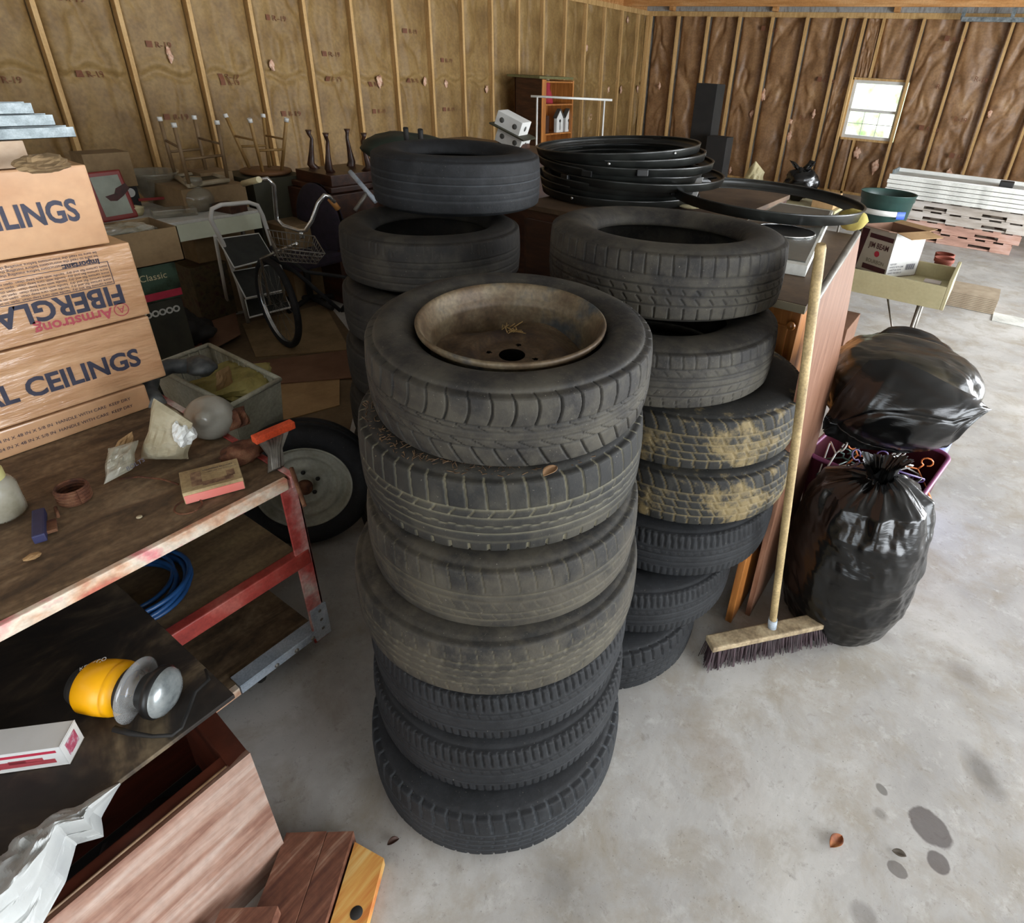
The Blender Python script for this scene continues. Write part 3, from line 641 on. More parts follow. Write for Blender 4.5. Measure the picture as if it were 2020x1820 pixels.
for i in range(nr_):
    for k in range(na_):
        r = .034+(.17)*(i+.5)/nr_; aa = 2*PI*(k+.5)/na_; x, y = r*math.cos(aa), r*math.sin(aa)
        if any((x-lx)**2+(y-ly)**2 < .0075**2 for lx, ly in lug): continue
        fs.append((i*na_+k, i*na_+(k+1) % na_, (i+1)*na_+(k+1) % na_, (i+1)*na_+k))
dsk.add(vs, fs, None, True)
TM = T(-.822, .998, 1.112+W1/2) @ Matrix.Rotation(-R_(3.6), 4, Vector((-math.sin(vd), math.cos(vd), 0))) @ T(0, 0, -W1/2) @ Matrix.Diagonal((.89, .89, 1, 1))
deb_m = M('brown_debris', ['3c2c1c', '5c4630', '7a6246'], 30, rough=.9)
rim_m = M('rusty_rim_steel', ['3e3022', '5c4c38', '6e614c', '44484a'], 7, rough=.5, metal=.2, bump=.015, bscale=30, fine=.25, lo=.32, hi=.66)
rimdisc_m = M('rusty_rim_disc', ['2e1e12', '46341f', '5a4a36'], 9, rough=.75, fine=.3)
ro = rim.xf(TM).build('rim', rim_m, tw_)
dsk.xf(TM).build('wheel_disc', rimdisc_m, ro)
lf = MB()
for k in range(22):
    a = random.uniform(0, 6.3); r = random.uniform(0, .022); x = -.822-.06+r*math.cos(a); y = .998+.065+r*math.sin(a); z = 1.112+.118+random.uniform(0, .006)
    b = random.uniform(0, 3.1); L_ = random.uniform(.01, .03); lf.tube([(x, y, z), (x+L_*math.cos(b), y+L_*math.sin(b), z+random.uniform(-.002, .008))], .0012, 4)
lf.build('plant_debris', M('straw', ['8c7040', 'a58a58'], 9, rough=.8), loc=(-.88, 1.06, 1.22), label='little tuft of dry straw lying inside the rusty rim', cat='debris', kind='stuff')
FS = 'tyres of the front stack'
db = MB(); rs_ = random.Random(11)
for k in range(260):
    a = rs_.uniform(-2.9, -.2); r_0 = rs_.uniform(.288, .315); x = -.832+r_0*math.cos(a); y = .980+r_0*math.sin(a); z = .903+.205-.004-max(0, r_0-.30)*.5
    b = rs_.uniform(0, 3.1); L_ = rs_.uniform(.004, .016); db.tube([(x, y, z), (x+L_*math.cos(b), y+L_*math.sin(b), z+rs_.uniform(0, .003))], .0011, 3, cap=False)
db.build('plant_debris', deb_m, label='brown pine straw and dirt caught on the second tyre, under the top wheel', cat='debris', kind='stuff')
tire('tire', (-.832, .980), .903, .337, .205, .205, PB, rub_pale, 960, 50, label='tyre with pale dirt lines in its grooves, second from the top of the front stack', group=FS, twist=.3)
tire('tire', (-.812, .960), .715, .337, .188, .205, PC, rub_dirt, 840, 48, label='dusty worn tyre, third from the top of the front stack', group=FS, twist=1.)
tire('tire', (-.825, .950), .530, .369, .188, .200, PD, rub_dirt, 840, 48, label='widest brown-dusted bald tyre, fourth from the top of the front stack', group=FS, twist=2.)
tire('tire', (-.818, .945), .360, .354, .178, .200, PE, rub_black, 840, 44, label='black tyre with fine shoulder slits, fifth from the top of the front stack', group=FS, twist=.7)
tire('tire', (-.805, .925), .185, .356, .178, .200, PE, rub_black, 840, 44, label='black tyre with fine shoulder slits, second from the bottom of the front stack', group=FS, twist=1.9)
tire('tire', (-.778, .878), .002, .360, .185, .200, PF, rub_blackp, 720, 46, label='tyre with heavy shoulder grooves on the floor, bottom of the front stack', group=FS, twist=.2)
# right stack (7)
RS = 'tyres of the right-hand stack'
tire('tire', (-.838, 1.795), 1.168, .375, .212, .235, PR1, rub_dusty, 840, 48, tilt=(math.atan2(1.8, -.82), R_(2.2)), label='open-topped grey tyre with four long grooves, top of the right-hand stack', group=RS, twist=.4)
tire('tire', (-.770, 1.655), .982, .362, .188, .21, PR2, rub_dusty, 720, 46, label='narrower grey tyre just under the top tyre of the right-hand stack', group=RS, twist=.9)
tire('tire', (-.668, 1.712), .792, .368, .190, .205, PR3, rub_mud, 560, 46, label='mud-caked block tread tyre, upper of two in the right-hand stack', group=RS, twist=.1)
tire('tire', (-.645, 1.712), .595, .360, .195, .205, PR3, rub_mud, 560, 46, label='mud-caked block tread tyre, lower of two in the right-hand stack', group=RS, twist=.5)
tire('tire', (-.665, 1.685), .398, .360, .193, .205, PE, rub_black, 520, 46, label='black tyre right under the muddy pair of the right-hand stack', group=RS, twist=1.1)
tire('tire', (-.732, 1.572), .200, .360, .193, .205, PE, rub_black, 520, 46, label='black tyre resting on the lowest one of the right-hand stack', group=RS, twist=1.7)
tire('tire', (-.775, 1.448), .002, .350, .196, .200, PF, rub_black, 520, 46, label='lowest black tyre of the right-hand stack, on the concrete', group=RS, twist=.7)
# back-left stack
BS = 'tyres of the shadowed back-left stack'
tire('tire', (-1.965, 2.02), 1.248, .355, .225, .21, PB1, rub_blackp, 520, 46, label='smooth ribbed grey tyre set askew, highest tyre of the back-left stack', group=BS)
tire('tire', (-1.842, 1.735), 1.035, .352, .205, .222, PB2, rub_dim, 520, 46, label='brownish tyre with open centre, second tyre of the back-left stack', group=BS, twist=.6)
for k in range(5):
    f = (k+.5)/5
    tire('tire', (-1.68-.13*f, 1.53+.17*f), .004+k*.206, .352, .200, .21, PB2, rub_dim, 240, 30, group=BS, twist=k*1.3,
         label=['lowest dark tyre of the back-left stack, on the floor', 'second tyre up in the dark lower part of the back-left stack', 'middle tyre of the shadowed back-left stack', 'dark tyre two below the open tyre of the back-left stack', 'dark tyre directly under the open tyre of the back-left stack'][k])

# ================================================================== CART / WORKBENCH (left)
XC, YE = -1.45, .775
cart = thing('shelf_cart', 'long wooden shelf cart with chipped red and white painted metal edges', 'cart', (-1.95, 0, 0))
yb = -1.1; xb = -2.42
MB().box((xb, yb, .700), (XC-.012, YE-.02, .720), bev=.003).build('top_shelf', ply_m, cart)
MB().box((XC-.012, yb, .685), (XC+.006, YE-.03, .722), bev=.003).build('front_edge', edge_m, cart)
MB().box((xb, YE-.02, .68), (XC+.004, YE, .722), bev=.003).build('end_edge', pinkpaint_m, cart)
MB().box((xb, yb, .415), (XC-.03, YE-.03, .430), bev=.002).build('middle_shelf', midply_m, cart)
MB().box((XC-.03, yb, .385), (XC+.004, YE-.01, .440), bev=.004).build('middle_rail', redrail_m, cart)
MB().box((xb, yb, .085), (XC-.022, YE-.03, .10), bev=.002).build('bottom_shelf', ply_m, cart)
MB().box((XC-.022, .47, .075), (XC+.004, YE, .105), bev=.003).box((XC-.05, .47, .104), (XC+.002, YE, .108)).build('bottom_angle', bluegrey_m, cart)
MB().box((XC-.022, yb, .07), (XC-.002, .468, .100)).build('bottom_edge_board', edge_m, cart)
for (x, y) in ((XC-.004, YE-.004), (xb+.02, YE-.004)):
    MB().box((x-.004, y-.05, .05), (x+.004, y+.004, .71), bev=.002).box((x-.05, y-.004, .05), (x+.004, y+.004, .71), bev=.002).build('leg', pinkpaint_m, cart)
cb = MB()
for (y, z) in ((YE-.02, .10), (YE-.02, .14), (YE-.02, .18), (YE-.06, .085), (YE-.12, .085), (YE-.19, .085)):
    cb.lathe([(0, .004), (.006, .003), (.008, 0)], 12, T(XC+.004, y, z) @ Ry(PI/2))
cb.build('bolt', steel_m, cart)
MB().box((XC-.001, YE-.050, .06), (XC+.007, YE+.006, .20), bev=.002).build('corner_bracket', bluegrey_m, cart)
for (x, y) in ((XC-.06, .55), (xb+.06, .6), (XC-.06, yb+.1), (xb+.06, yb+.1)):
    c_ = MB().lathe([(0, -.012), (.024, -.012), (.028, -.006), (.028, .006), (.024, .012), (0, .012)], 20, T(x, y, .029) @ Rx(PI/2))
    ca = c_.build('caster', blackmatte_m, cart)
    MB().box((x-.016, y-.02, .03), (x+.016, y-.014, .085)).box((x-.016, y+.014, .03), (x+.016, y+.02, .085)).box((x-.02, y-.02, .080), (x+.02, y+.02, .086)).build('caster_fork', steel_m, ca)
# loose oil stained plywood sheet
ps = MB().box((-2.30, -1.15, .478), (-1.112, .345, .490), bev=.002).build('plywood_sheet', plyoil_m, label='oil-stained plywood sheet jutting out of the cart, under the yellow lantern', cat='board')
# blue hose coil on middle shelf
hp = []
for k in range(260):
    a = k/260*2*PI*6.5; r = .112+.018*math.sin(a*.37)+.010*math.sin(a*1.13)
    hp.append((-1.69+r*math.cos(a)*1.15+.010*math.sin(a*.5), .37+r*1.1*math.sin(a), .439+.0035*(a/(2*PI))+.003*math.sin(a*1.7)))
MB().tube(hp, .0068, 8).build('hose_coil', hose_m, loc=(-1.68, .42, .43), label='dark blue hose coiled in the shadow between the cart shelves', cat='hose')

# boxes of ceiling tiles
def carton(zs, yend, label, mat=wrapcard_m, x=-2.15, d=.27, y0=-.75, name='tile_carton'):
    z0, z1 = zs
    b = MB().box((x-d, y0, z0), (x, yend, z1), bev=.005).build(name, mat, label=label, cat='box', group='cartons stacked on the cart')
    return b
b1 = carton((1.268, 1.488), .742, 'top cardboard carton of the wrapped stack, lettered ILINGS')
b2 = carton((1.032, 1.262), .790, 'second cardboard carton with upside-down FIBERGLAS lettering', wrap2_m)
b3 = carton((.812, 1.026), .782, 'third cardboard carton reading IAL CEILINGS under shiny wrap', wrap2_m)
b4 = carton((.722, .806), .712, 'thin lowest carton of the wrapped stack, on the cart top')
Yd, Zd = (0, 1, 0), (0, 0, 1); xt = -2.1485
text('RESIDENTIAL CEILINGS', .082, (xt, .690, 1.345), Yd, Zd, navyink_m, b1, sx=.78, off=.0025, align='RIGHT')
text('RESIDENTIAL CEILINGS', .080, (xt, .722, .878), Yd, Zd, navyink_m, b3, sx=.90, off=.0025, align='RIGHT')
text('FIBERGLASS CEILINGS', .080, (xt, .735, 1.142), (0, -1, 0), (0, 0, -1), navyink_m, b2, sx=.92, off=.0025)
text('Armstrong', .044, (xt, .69, 1.080), (0, -1, 0), (0, 0, -1), redprint_m, b2, off=.001)
text('Ⓐ', .05, (xt, .74, 1.085), (0, -1, 0), (0, 0, -1), redprint_m, b2)
text('Important:', .022, (xt, .70, 1.230), (0, -1, 0), (0, 0, -1), navyink_m, b2, off=.0006)
for k in range(3): text('be sure to read the instructions before installing the panels', .011, (xt, .70, 1.252-.0105*k+.0), (0, -1, 0), (0, 0, -1), navyink_m, b2)
for k in range(6): text('store cartons flat and dry  handle with care keep clean  open on site only', .010, (xt, .715, 1.208-.010*k), (0, -1, 0), (0, 0, -1), navyink_m, b2)
fr = MB()
for (ya, yb_, za, zb_) in ((.30, .72, 1.217, 1.2185), (.30, .72, 1.149, 1.1505), (.7185, .72, 1.149, 1.2185)): fr.box((xt-.001, ya, za), (xt, yb_, zb_))
fr.build('printed_frame', navyink_m, b2)
for k in range(2): text('CEILING PANELS  LAY-IN  24 IN X 48 IN X 5/8 IN  HANDLE WITH CARE  KEEP DRY', .014, (xt, .66, .772-.026*k), Yd, Zd, navyink_m, b4, align='RIGHT')
# clear wrap flap strands along the end of the cartons

# small wooden block + steel studs on top of the cartons
MB().box((-2.36, -.2, 1.490), (-2.16, .625, 1.556), bev=.004).build('scrap_board', M('pale_scrap', ['a08870', 'b49c84', 'c2ac96'], 9, rough=.8), label='short pale scrap board on the top carton, under the steel channels', cat='board')
k = 0
for lay, (n, zz) in enumerate(((4, 1.558), (3, 1.588), (2, 1.616))):
    for j in range(n):
        x = -2.16-.055*j-.01*lay; ye = (.745, .71, .655, .60)[j]-.035*lay-.02*(j % 2)
        c_ = MB().box((x-.048, -.55, zz), (x, ye, zz+.0015)).box((x-.0015, -.55, zz), (x, ye, zz+.026)).box((x-.048, -.55, zz), (x-.0465, ye, zz+.026))
        c_.build('steel_channel', galv_m, label='%s galvanised steel channel in the %s layer over the cartons' % (('nearest', 'second', 'third', 'farthest')[j], ('bottom', 'middle', 'top')[lay]), cat='metal bar', group='steel channels on the cartons'); k += 1
# crumpled brown paper behind top carton + box
cpp = at(112, 318, 1.515); blob('crumpled_paper', (cpp.x, cpp.y-.03, 1.512), (.05, .055, .022), cardd_m, 24, 14, .5, 4, flat=True, label='crumpled brown paper behind the top tile carton', cat='paper')

# ---- things on the cart top
def flatbag(name, pts, thick, mat, amp, label, cat, seed=0, loc=None, nx=16, ny=22):
    """pts: 4 corners (bl, br, tr, tl) of a pillow-like bag in world"""
    P = [Vector(p) for p in pts]; n = (P[1]-P[0]).cross(P[3]-P[0]).normalized(); V = []
    for sgn in (1, -1):
        for i in range(nx+1):
            for j in range(ny+1):
                u, v = i/nx, j/ny; p = P[0]*(1-u)*(1-v)+P[1]*u*(1-v)+P[2]*u*v+P[3]*(1-u)*v
                e = (4*u*(1-u))**.5*(4*v*(1-v))**.5
                q = np.array([u*3+seed]); w_ = np.array([v*3+seed*2]); z = np.array([float(sgn+seed)])
                cr = amp*float(ridge(q, w_, z, 3)[0])
                V.append(p+n*sgn*(thick*e+cr*e)+ (P[1]-P[0])*(.03*math.sin(v*9+seed)*(1-e)))
    K = (nx+1)*(ny+1); f = gridfaces(nx, ny); f2 = f[:, ::-1]+K
    me = MB(); me.add(V, [tuple(map(int, q)) for q in f]+[tuple(map(int, q)) for q in f2], None, False)
    # edges
    for i in range(nx): me.f += [(i*(ny+1), K+i*(ny+1), K+(i+1)*(ny+1), (i+1)*(ny+1)), (i*(ny+1)+ny, (i+1)*(ny+1)+ny, K+(i+1)*(ny+1)+ny, K+i*(ny+1)+ny)]; me.sm += [False]*2
    for j in range(ny): me.f += [(j, j+1, K+j+1, K+j), (nx*(ny+1)+j, K+nx*(ny+1)+j, K+nx*(ny+1)+j+1, nx*(ny+1)+j+1)]; me.sm += [False]*2
    return me.build(name, mat, label=label, cat=cat)
def pz(px, py, Z): return at(px, py, Z)
# standing paper bag
a = pz(278, 905, .725); b = pz(372, 905, .725); dx = Vector((-.03, .0, .20))
flatbag('paper_bag', [a, b, pz(382, 835, .86), pz(305, 785, .93)], .028, paper_m, .02, 'tall wrinkled tan paper bag standing on the cart top', 'bag', 3)
blob('plastic_scrap', pz(362, 855, .83), (.022, .03, .035), M('white_wrap', ['c9cbc6', 'dcdedb'], 6, rough=.25), 16, 10, .7, 8, flat=True, label='white plastic scrap stuck to the side of the tan paper bag', cat='scrap')
fb = flatbag('parts_bag', [pz(205, 955, .735), pz(262, 925, .745), pz(272, 868, .79), pz(212, 885, .80)], .022, clear_m, .02, 'small crumpled clear plastic bag with printed edge, left of the paper bag', 'bag', 6)
flatbag('paper_scrap', [pz(215, 895, .76), pz(262, 880, .76), pz(262, 850, .80), pz(235, 868, .79)], .004, card_m, .01, 'torn brown paper piece behind the small plastic bag', 'paper', 9, nx=6, ny=6)
text('BOLTS', .016, pz(245, 930, .775)+Vector((.025, 0, .012)), (.1, 1, .25), (-.3, 0, 1), navyink_m, fb)
# glass dome/lamp
g0 = pz(422, 868, .72)
gd = thing('glass_dome', 'dusty frosted glass lamp dome lying behind the faded carton', 'glass dome', g0)
Mx = T(g0.x, g0.y, g0.z+.075) @ Ry(R_(72)) @ Rz(0)
MB().lathe([(.095, -.02), (.098, 0), (.094, .03), (.078, .055), (.055, .07), (.04, .085), (.034, .10), (.02, .115), (0, .12)], 40, T(g0.x-.03, g0.y+.02, g0.z+.062) @ Rz(-.7) @ Ry(R_(62)) @ Matrix.Diagonal((.72, .72, .72, 1))).build('shade', M('frosted_glass', ['7f7d72', '96948a', 'a5a49a'], 5, rough=.3, coat=.3), gd)
# faded cardboard soap carton
c0 = pz(404, 945, .76)
fc = thing('faded_carton', 'small faded carton with a salmon pink side at the cart edge', 'box', (c0.x, c0.y, .722))
e1 = (pz(468, 965, .73)-pz(365, 993, .73)); e1.z = 0; e1.normalize(); n1 = Vector((e1.y, -e1.x, 0))
L1 = .145; D1 = .11; fl0 = pz(366, 995, .723)
Mf = frame(fl0, e1, (0, 0, 1))
MB().box((0, 0, 0), (L1, D1, .036), bev=.002).xf(Mf).build('body', label_m, fc)
MB().box((.002, -.0015, .001), (L1-.002, .0, .026)).xf(Mf).build('pink_side', salmon_m, fc)
MB().box((.03, .03, .0362), (.075, .085, .0370)).box((.055, .012, .0362), (.13, .035, .0370)).build('faded_print', blotch_m, fc) if 0 else None
pr_ = MB()
for (x0, y0, x1, y1) in ((.025, .02, .05, .09), (.05, .012, .125, .032), (.11, .03, .13, .06)): pr_.box((x0, y0, .036), (x1, y1, .0366))
pr_.xf(Mf).build('faded_print', blotch_m, fc)
text('SANDING BLOCKS', .009, Mf @ Vector((.055, .085, .0368)), e1, Mf.col[1].xyz, navyink_m, fc)
text('COARSE GRIT  FOR WOOD METAL', .005, Mf @ Vector((.06, .073, .0368)), e1, Mf.col[1].xyz, navyink_m, fc)
# orange caulking frame / tool
t0 = pz(545, 930, .722)
tl = thing('orange_clamp', 'rusty clamp with an orange painted head at the cart corner', 'clamp', t0)
h1 = pz(500, 868, .80); h2 = pz(578, 835, .80); dd = (h2-h1).normalized()
MB().box((0, -.014, -.012), ((h2-h1).length, .014, .012), bev=.004).xf(frame(h1, dd, (0, 0, 1))).build('head', orange_m, tl)
m1 = (h1+h2)/2; b1_ = pz(545, 925, .725)
bw = MB()
wv1, wv2 = h1.lerp(h2, .08), h2.lerp(h1, .08); bq = [wv1+Vector((0, 0, -.006)), m1*.45+b1_*.55-dd*.022, b1_-dd*.025, b1_+dd*.025, m1*.45+b1_*.55+dd*.022, wv2+Vector((0, 0, -.006))]
bn = (bq[5]-bq[0]).cross(bq[2]-bq[0]).normalized()*.005
bw.add([p+bn for p in bq]+[p-bn for p in bq], [tuple(range(6)), tuple(range(6, 12))[::-1]]+[(i, i+6, (i+1) % 6+6, (i+1) % 6) for i in range(6)])
for u in (-.03, -.015, 0, .015, .03):
    bw.tube([m1+dd*u*.9+Vector((0, 0, -.008)), m1*.5+b1_*.5+dd*u*.35, b1_+dd*u*.3], .008, 6)
bw.build('web', steel_m, tl)
s1 = pz(575, 940, .735); s2 = pz(592, 992, .70)
MB().tube([s1+Vector((-.01, .01, .02)), s2+Vector((.02, 0, .0))], .006, 8).build('screw', rust_m, tl)
blob('rusty_casting', pz(480, 890, .742), (.05, .06, .03), rust_m, 26, 14, .5, 3, label='rusty iron casting lying left of the orange clamp', cat='metal part')
# motor-like dark lump (leather glove)
flatbag('leather_glove', [pz(455, 850, .75), pz(495, 835, .75), pz(480, 800, .80), pz(440, 812, .80)], .012, rust_m, .02, 'dark stiff leather glove behind the glass shade', 'glove', 5, nx=8, ny=8)
# wire coil (spring)
wc = MB(); cc = pz(150, 985, .722)
for k in range(9):
    wc.tube([(cc.x+(.034+.002*(k % 2))*math.cos(a), cc.y+(.034+.002*(k % 2))*math.sin(a), .726+.0048*k) for a in np.linspace(0, 2*PI, 26)], .0032, 6)
wc.build('wire_coil', rust_m, label='small rusty wire coil on the cart top near its left end', cat='wire')
wr2 = pz(372, 1000, .722)
MB().tube([(wr2.x+.032*math.cos(a), wr2.y+.032*math.sin(a), .7245) for a in np.linspace(0, 2*PI, 26)], .0025, 6).build('wire_ring', rust_m, label='thin wire ring half under the faded carton', cat='wire')
cr_ = [pz(235, 945, .727), pz(275, 940, .73), pz(320, 945, .73), pz(352, 955, .727)]
MB().tube(cr_, .003, 6).build('bent_wire', rust_m, label='bent rusty wire between plastic bag and faded carton', cat='wire')
# scraper with navy handle
sa = thing('scraper', 'rusty scraper with a navy blue handle on the cart top', 'scraper', pz(88, 1030, .722))
u0, u1 = pz(78, 1062, .738), pz(78, 1010, .738); du = (u1-u0)
MB().box((-.002, -.013, -.012), (du.length, .013, .012), bev=.004).xf(frame(u0, du, (0, 0, 1))).build('handle', bluehandle_m, sa)
u2 = pz(100, 1050, .73); MB().box((0, -.014, -.003), (.05, .014, .006), bev=.002).xf(frame(u2, pz(96, 1000, .73)-u2, (0, 0, 1))).build('blade', rust_m, sa)
v0 = pz(112, 1030, .725); MB().tube([v0+Vector((-.015, .01, .004)), v0+Vector((-.06, .02, .006))], .004, 6).build('shank', rust_m, sa)
# jar at the left edge
j0 = pz(8, 1015, .722)
jr = thing('plastic_jar', 'cloudy plastic jar with yellow lid at the left edge of the cart', 'jar', j0)
MB().lathe([(0, .002), (.045, .002), (.05, .01), (.05, .085), (.044, .10), (.034, .11), (.034, .118)], 32, T(*j0)).build('body', clear_m, jr)
MB().lathe([(.037, .110), (.037, .132), (.033, .136), (0, .136)], 28, T(*j0)).build('lid', M('yellow_lid', ['b5ae6a', 'c9c48c'], 5, rough=.5), jr)
cn = pz(275, 1020, .722); MB().lathe([(0, .001), (.007, .001), (.007, .003), (0, .003)], 16, T(cn.x, cn.y, .7215)).build('pale_disc', M('pale_disc', ['b3a88c'], 3), label='small pale round disc on the dirty cart top', cat='disc')
pt = pz(65, 1100, .722); blob('wood_chip', (pt.x, pt.y, .726), (.012, .018, .005), card_m, 12, 8, .4, 2, flat=True, label='tan wood chip near the front edge of the cart top', cat='scrap')

# ---- white bin behind the cart with contents
Pb = [at(300, 722, .66), at(412, 680, .66), at(552, 748, .66)]
bn = thing('ribbed_bin', 'dusty white ribbed plastic bin full of scraps behind the cart', 'bin', (-2.35, 1.1, 0))
A0, A1, A2 = Pb; A3 = at(455, 800, .66)
rimp = [A0, A1, A2, A3]; cen = sum(rimp, Vector())/4
bot = [cen+(p-cen)*.82-Vector((0, 0, .36)) for p in rimp]
wall_ = MB()
for i in range(4):
    a, b, c, d = rimp[i], rimp[(i+1) % 4], bot[(i+1) % 4], bot[i]
    wall_.add([a, b, c, d], [(0, 1, 2, 3)])
wall_.add(bot, [(0, 1, 2, 3)])
wall_.build('tub', bin_m, bn, solid=.006)
rb_ = MB()
for i in range(4):
    a, b = rimp[i], rimp[(i+1) % 4]; rb_.tube([a, b], .010, 6)
rb_.build('rim', bin_m, bn)
rr = MB()
for i in range(4):
    a, b, c, d = rimp[i], rimp[(i+1) % 4], bot[(i+1) % 4], bot[i]; n = max(3, int((b-a).length/.045))
    for k in range(1, n):
        u = k/n; p = a.lerp(b, u); q = d.lerp(c, u); nn = (cen-p); nn.z = 0; nn.normalize()
        rr.tube([p+nn*.006, p.lerp(q, .75)+nn*.006], .004, 5)
rr.build('rib', bin_m, bn)
bs = Vector((cen.x, cen.y, 0))
MB().box((cen.x-.22, cen.y-.18, 0), (cen.x+.22, cen.y+.18, .285), bev=.004).build('brown_box', cardd_m, label='plain brown carton carrying the ribbed white bin', cat='box')
blob('yellow_cloth', (cen.x+.02, cen.y+.05, .60), (.15, .14, .05), M('yellow_rag', ['6f6432', '8c8045', '9c9258'], 9, rough=.8), 30, 16, .6, 5, flat=True, label='crumpled yellow cloth lying in the white bin', cat='cloth')
flatbag('torn_carton', [at(428, 775, .62), at(462, 760, .62), at(452, 720, .72), at(425, 735, .72)], .004, card_m, .01, 'torn tan cardboard flap sticking out of the white bin', 'cardboard', 2, nx=6, ny=6)
hs = [at(312, 800, .72), at(292, 770, .74), at(300, 738, .76), at(335, 722, .77), at(368, 722, .76)]
MB().tube([hs[0].lerp(hs[1], .0)]+[Vector(np.array(hs[i]).tolist()).lerp(hs[i+1], f) for i in range(4) for f in (0, .5)]+[hs[4]], .028, 12).build('vacuum_hose', greyhose_m, label='grey ribbed vacuum hose arching between the cartons and white bin', cat='hose')
blob('vacuum_cleaner', at(395, 722, .73), (.07, .05, .035), greyhose_m, 26, 14, .25, 6, label='dusty grey vacuum tool resting on the white bin', cat='vacuum tool')
MB().tube([at(325, 800, .70)+Vector((.14*math.cos(a)*.5, .10*math.sin(a), .02)) for a in np.linspace(0, 2*PI, 28)], .008, 8, closed=True).build('metal_hoop', rust_m, label='brown metal hoop around the glass lamp shade', cat='hoop') if 0 else None

# ---- spare wheel standing behind the cart end
wc0 = at(602, 950, .275); wn_ = Vector((.80, -.58, .10)).normalized()
sw = thing('spare_wheel', 'small white steel trailer wheel with black tyre propped behind the cart', 'wheel', (wc0.x, wc0.y, 0))
def ring_tire(parent, c, axis, Rr, W, rb, mat, rimprof, rimmat, name='tire'):
    z = Vector(axis).normalized(); x = Vector((0, 0, 1)).cross(z).normalized(); y = z.cross(x)
    Mx = Matrix(((x.x, y.x, z.x, c[0]), (x.y, y.y, z.y, c[1]), (x.z, y.z, z.z, c[2]), (0, 0, 0, 1)))
    h = W/2; D = Rr-rb
    pr = [(rb, h*.6), (rb+.01, h*.8), (rb+D*.4, h), (rb+D*.75, h*.92), (Rr-.01, h*.75), (Rr, h*.5), (Rr-.006, h*.46), (Rr-.006, h*.40), (Rr+.001, h*.36), (Rr+.002, h*.06), (Rr-.005, h*.04), (Rr-.005, -h*.04), (Rr+.002, -h*.06), (Rr, -h*.5), (Rr-.01, -h*.75), (rb+D*.4, -h), (rb, -h*.6), (rb+.01, -h*.4), (rb+.01, h*.4), (rb, h*.6)]
    MB().lathe(pr, 72, Mx).build(name, mat, parent)
    if rimprof: return MB().lathe(rimprof, 72, Mx).build('rim', rimmat, parent), Mx
wro, WM = ring_tire(sw, wc0, wn_, .268, .15, .172, rub_black,
    [(.176, .045), (.180, .055), (.176, .058), (.168, .048), (.160, .030), (.150, .022), (.140, .034), (.128, .036), (.120, .022), (.105, .012), (.090, .026), (.075, .030), (.060, .014), (.034, .012), (.034, .03), (.028, .036), (0, .036)], wheelw_m)
MB().lathe([(.0, .06), (.026, .06), (.030, .054), (.030, .036)], 24, WM).build('hub_cap', rust_m, wro)
for j in range(5):
    a = 2*PI*j/5+.3; MB().lathe([(0, .0225), (.008, .0225), (.009, .018)], 10, WM @ T(.052*math.cos(a), .052*math.sin(a), 0)).build('lug_hole', blackmatte_m, wro)

# ---- lantern
l0 = at(200, 1360, .55); l1 = at(330, 1380, .53); ax = (l1-l0); ax.z = -.004; axn = ax.normalized()
lt = thing('lantern', 'yellow hand lamp with round silver lens lying on the stained plywood', 'lamp', (l0.x, l0.y, .490))
def axm(p, d):
    z = Vector(d).normalized(); x = Vector((0, 0, 1)).cross(z).normalized(); y = z.cross(x)
    return Matrix(((x.x, y.x, z.x, p[0]), (x.y, y.y, z.y, p[1]), (x.z, y.z, z.z, p[2]), (0, 0, 0, 1)))
lc = at(176, 1352, .546); LM = axm(lc, axn)
k1 = (l1-lc).dot(axn)/.145
def S(prof): return [(r*1.06, z*k1) for r, z in prof]
MB().lathe(S([(0, -.022), (.034, -.022), (.040, -.012), (.044, .0)]), 40, LM).build('base_cap', blackmatte_m, lt)
MB().lathe(S([(.045, -.004), (.052, .004), (.055, .03), (.055, .05), (.0535, .052), (.055, .054), (.052, .064), (.044, .070)]), 48, LM).build('body', yellow_m, lt)
MB().lathe(S([(.040, .066), (.046, .070), (.046, .078), (.036, .080)]), 40, LM).build('collar', blackmatte_m, lt)
MB().lathe(S([(.036, .079), (.050, .082), (.064, .085), (.065, .087), (.050, .088), (.036, .092), (.034, .12)]), 40, LM).build('clear_flange', M('lantern_clear', ['9a9a98', 'b5b5b4'], 5, rough=.12, alpha=.5, coat=.8), lt)
MB().lathe(S([(.034, .10), (.045, .118), (.052, .122), (.053, .132), (.049, .136)]), 40, LM).build('bezel', black_m, lt)
MB().lathe(S([(.050, .134), (.047, .142), (.036, .150), (.02, .154), (0, .156)]), 40, LM).build('lens', lens_m, lt)
text('COMBO', .013, LM @ Vector((.0, .047, -.012)), Vector(LM.col[0].xyz)*-1, LM.col[2].xyz*1, M('white_ink', ['c8c8c8']), lt) if 0 else text('KENSCO', .013, Vector(lc)+axn*-.006+Vector((0, .0, .0475)), (.35, .8, .1), (-.8, .35, .1), M('white_ink', ['c8c8c8']), lt)
tc0 = [at(225, 1437, 0.504), at(258, 1446, 0.502), at(300, 1452, 0.502), at(340, 1450, 0.502), at(358, 1435, 0.509), at(372, 1400, 0.504), at(385, 1365, 0.509), at(412, 1340, 0.509), at(405, 1320, 0.509)]
MB().tube(tc0, [.007, .006, .004, .004, .004, .004, .004, .004, .003], 8).build('strap', blackmatte_m, label='thin black cord looped beside the yellow lamp', cat='cord')
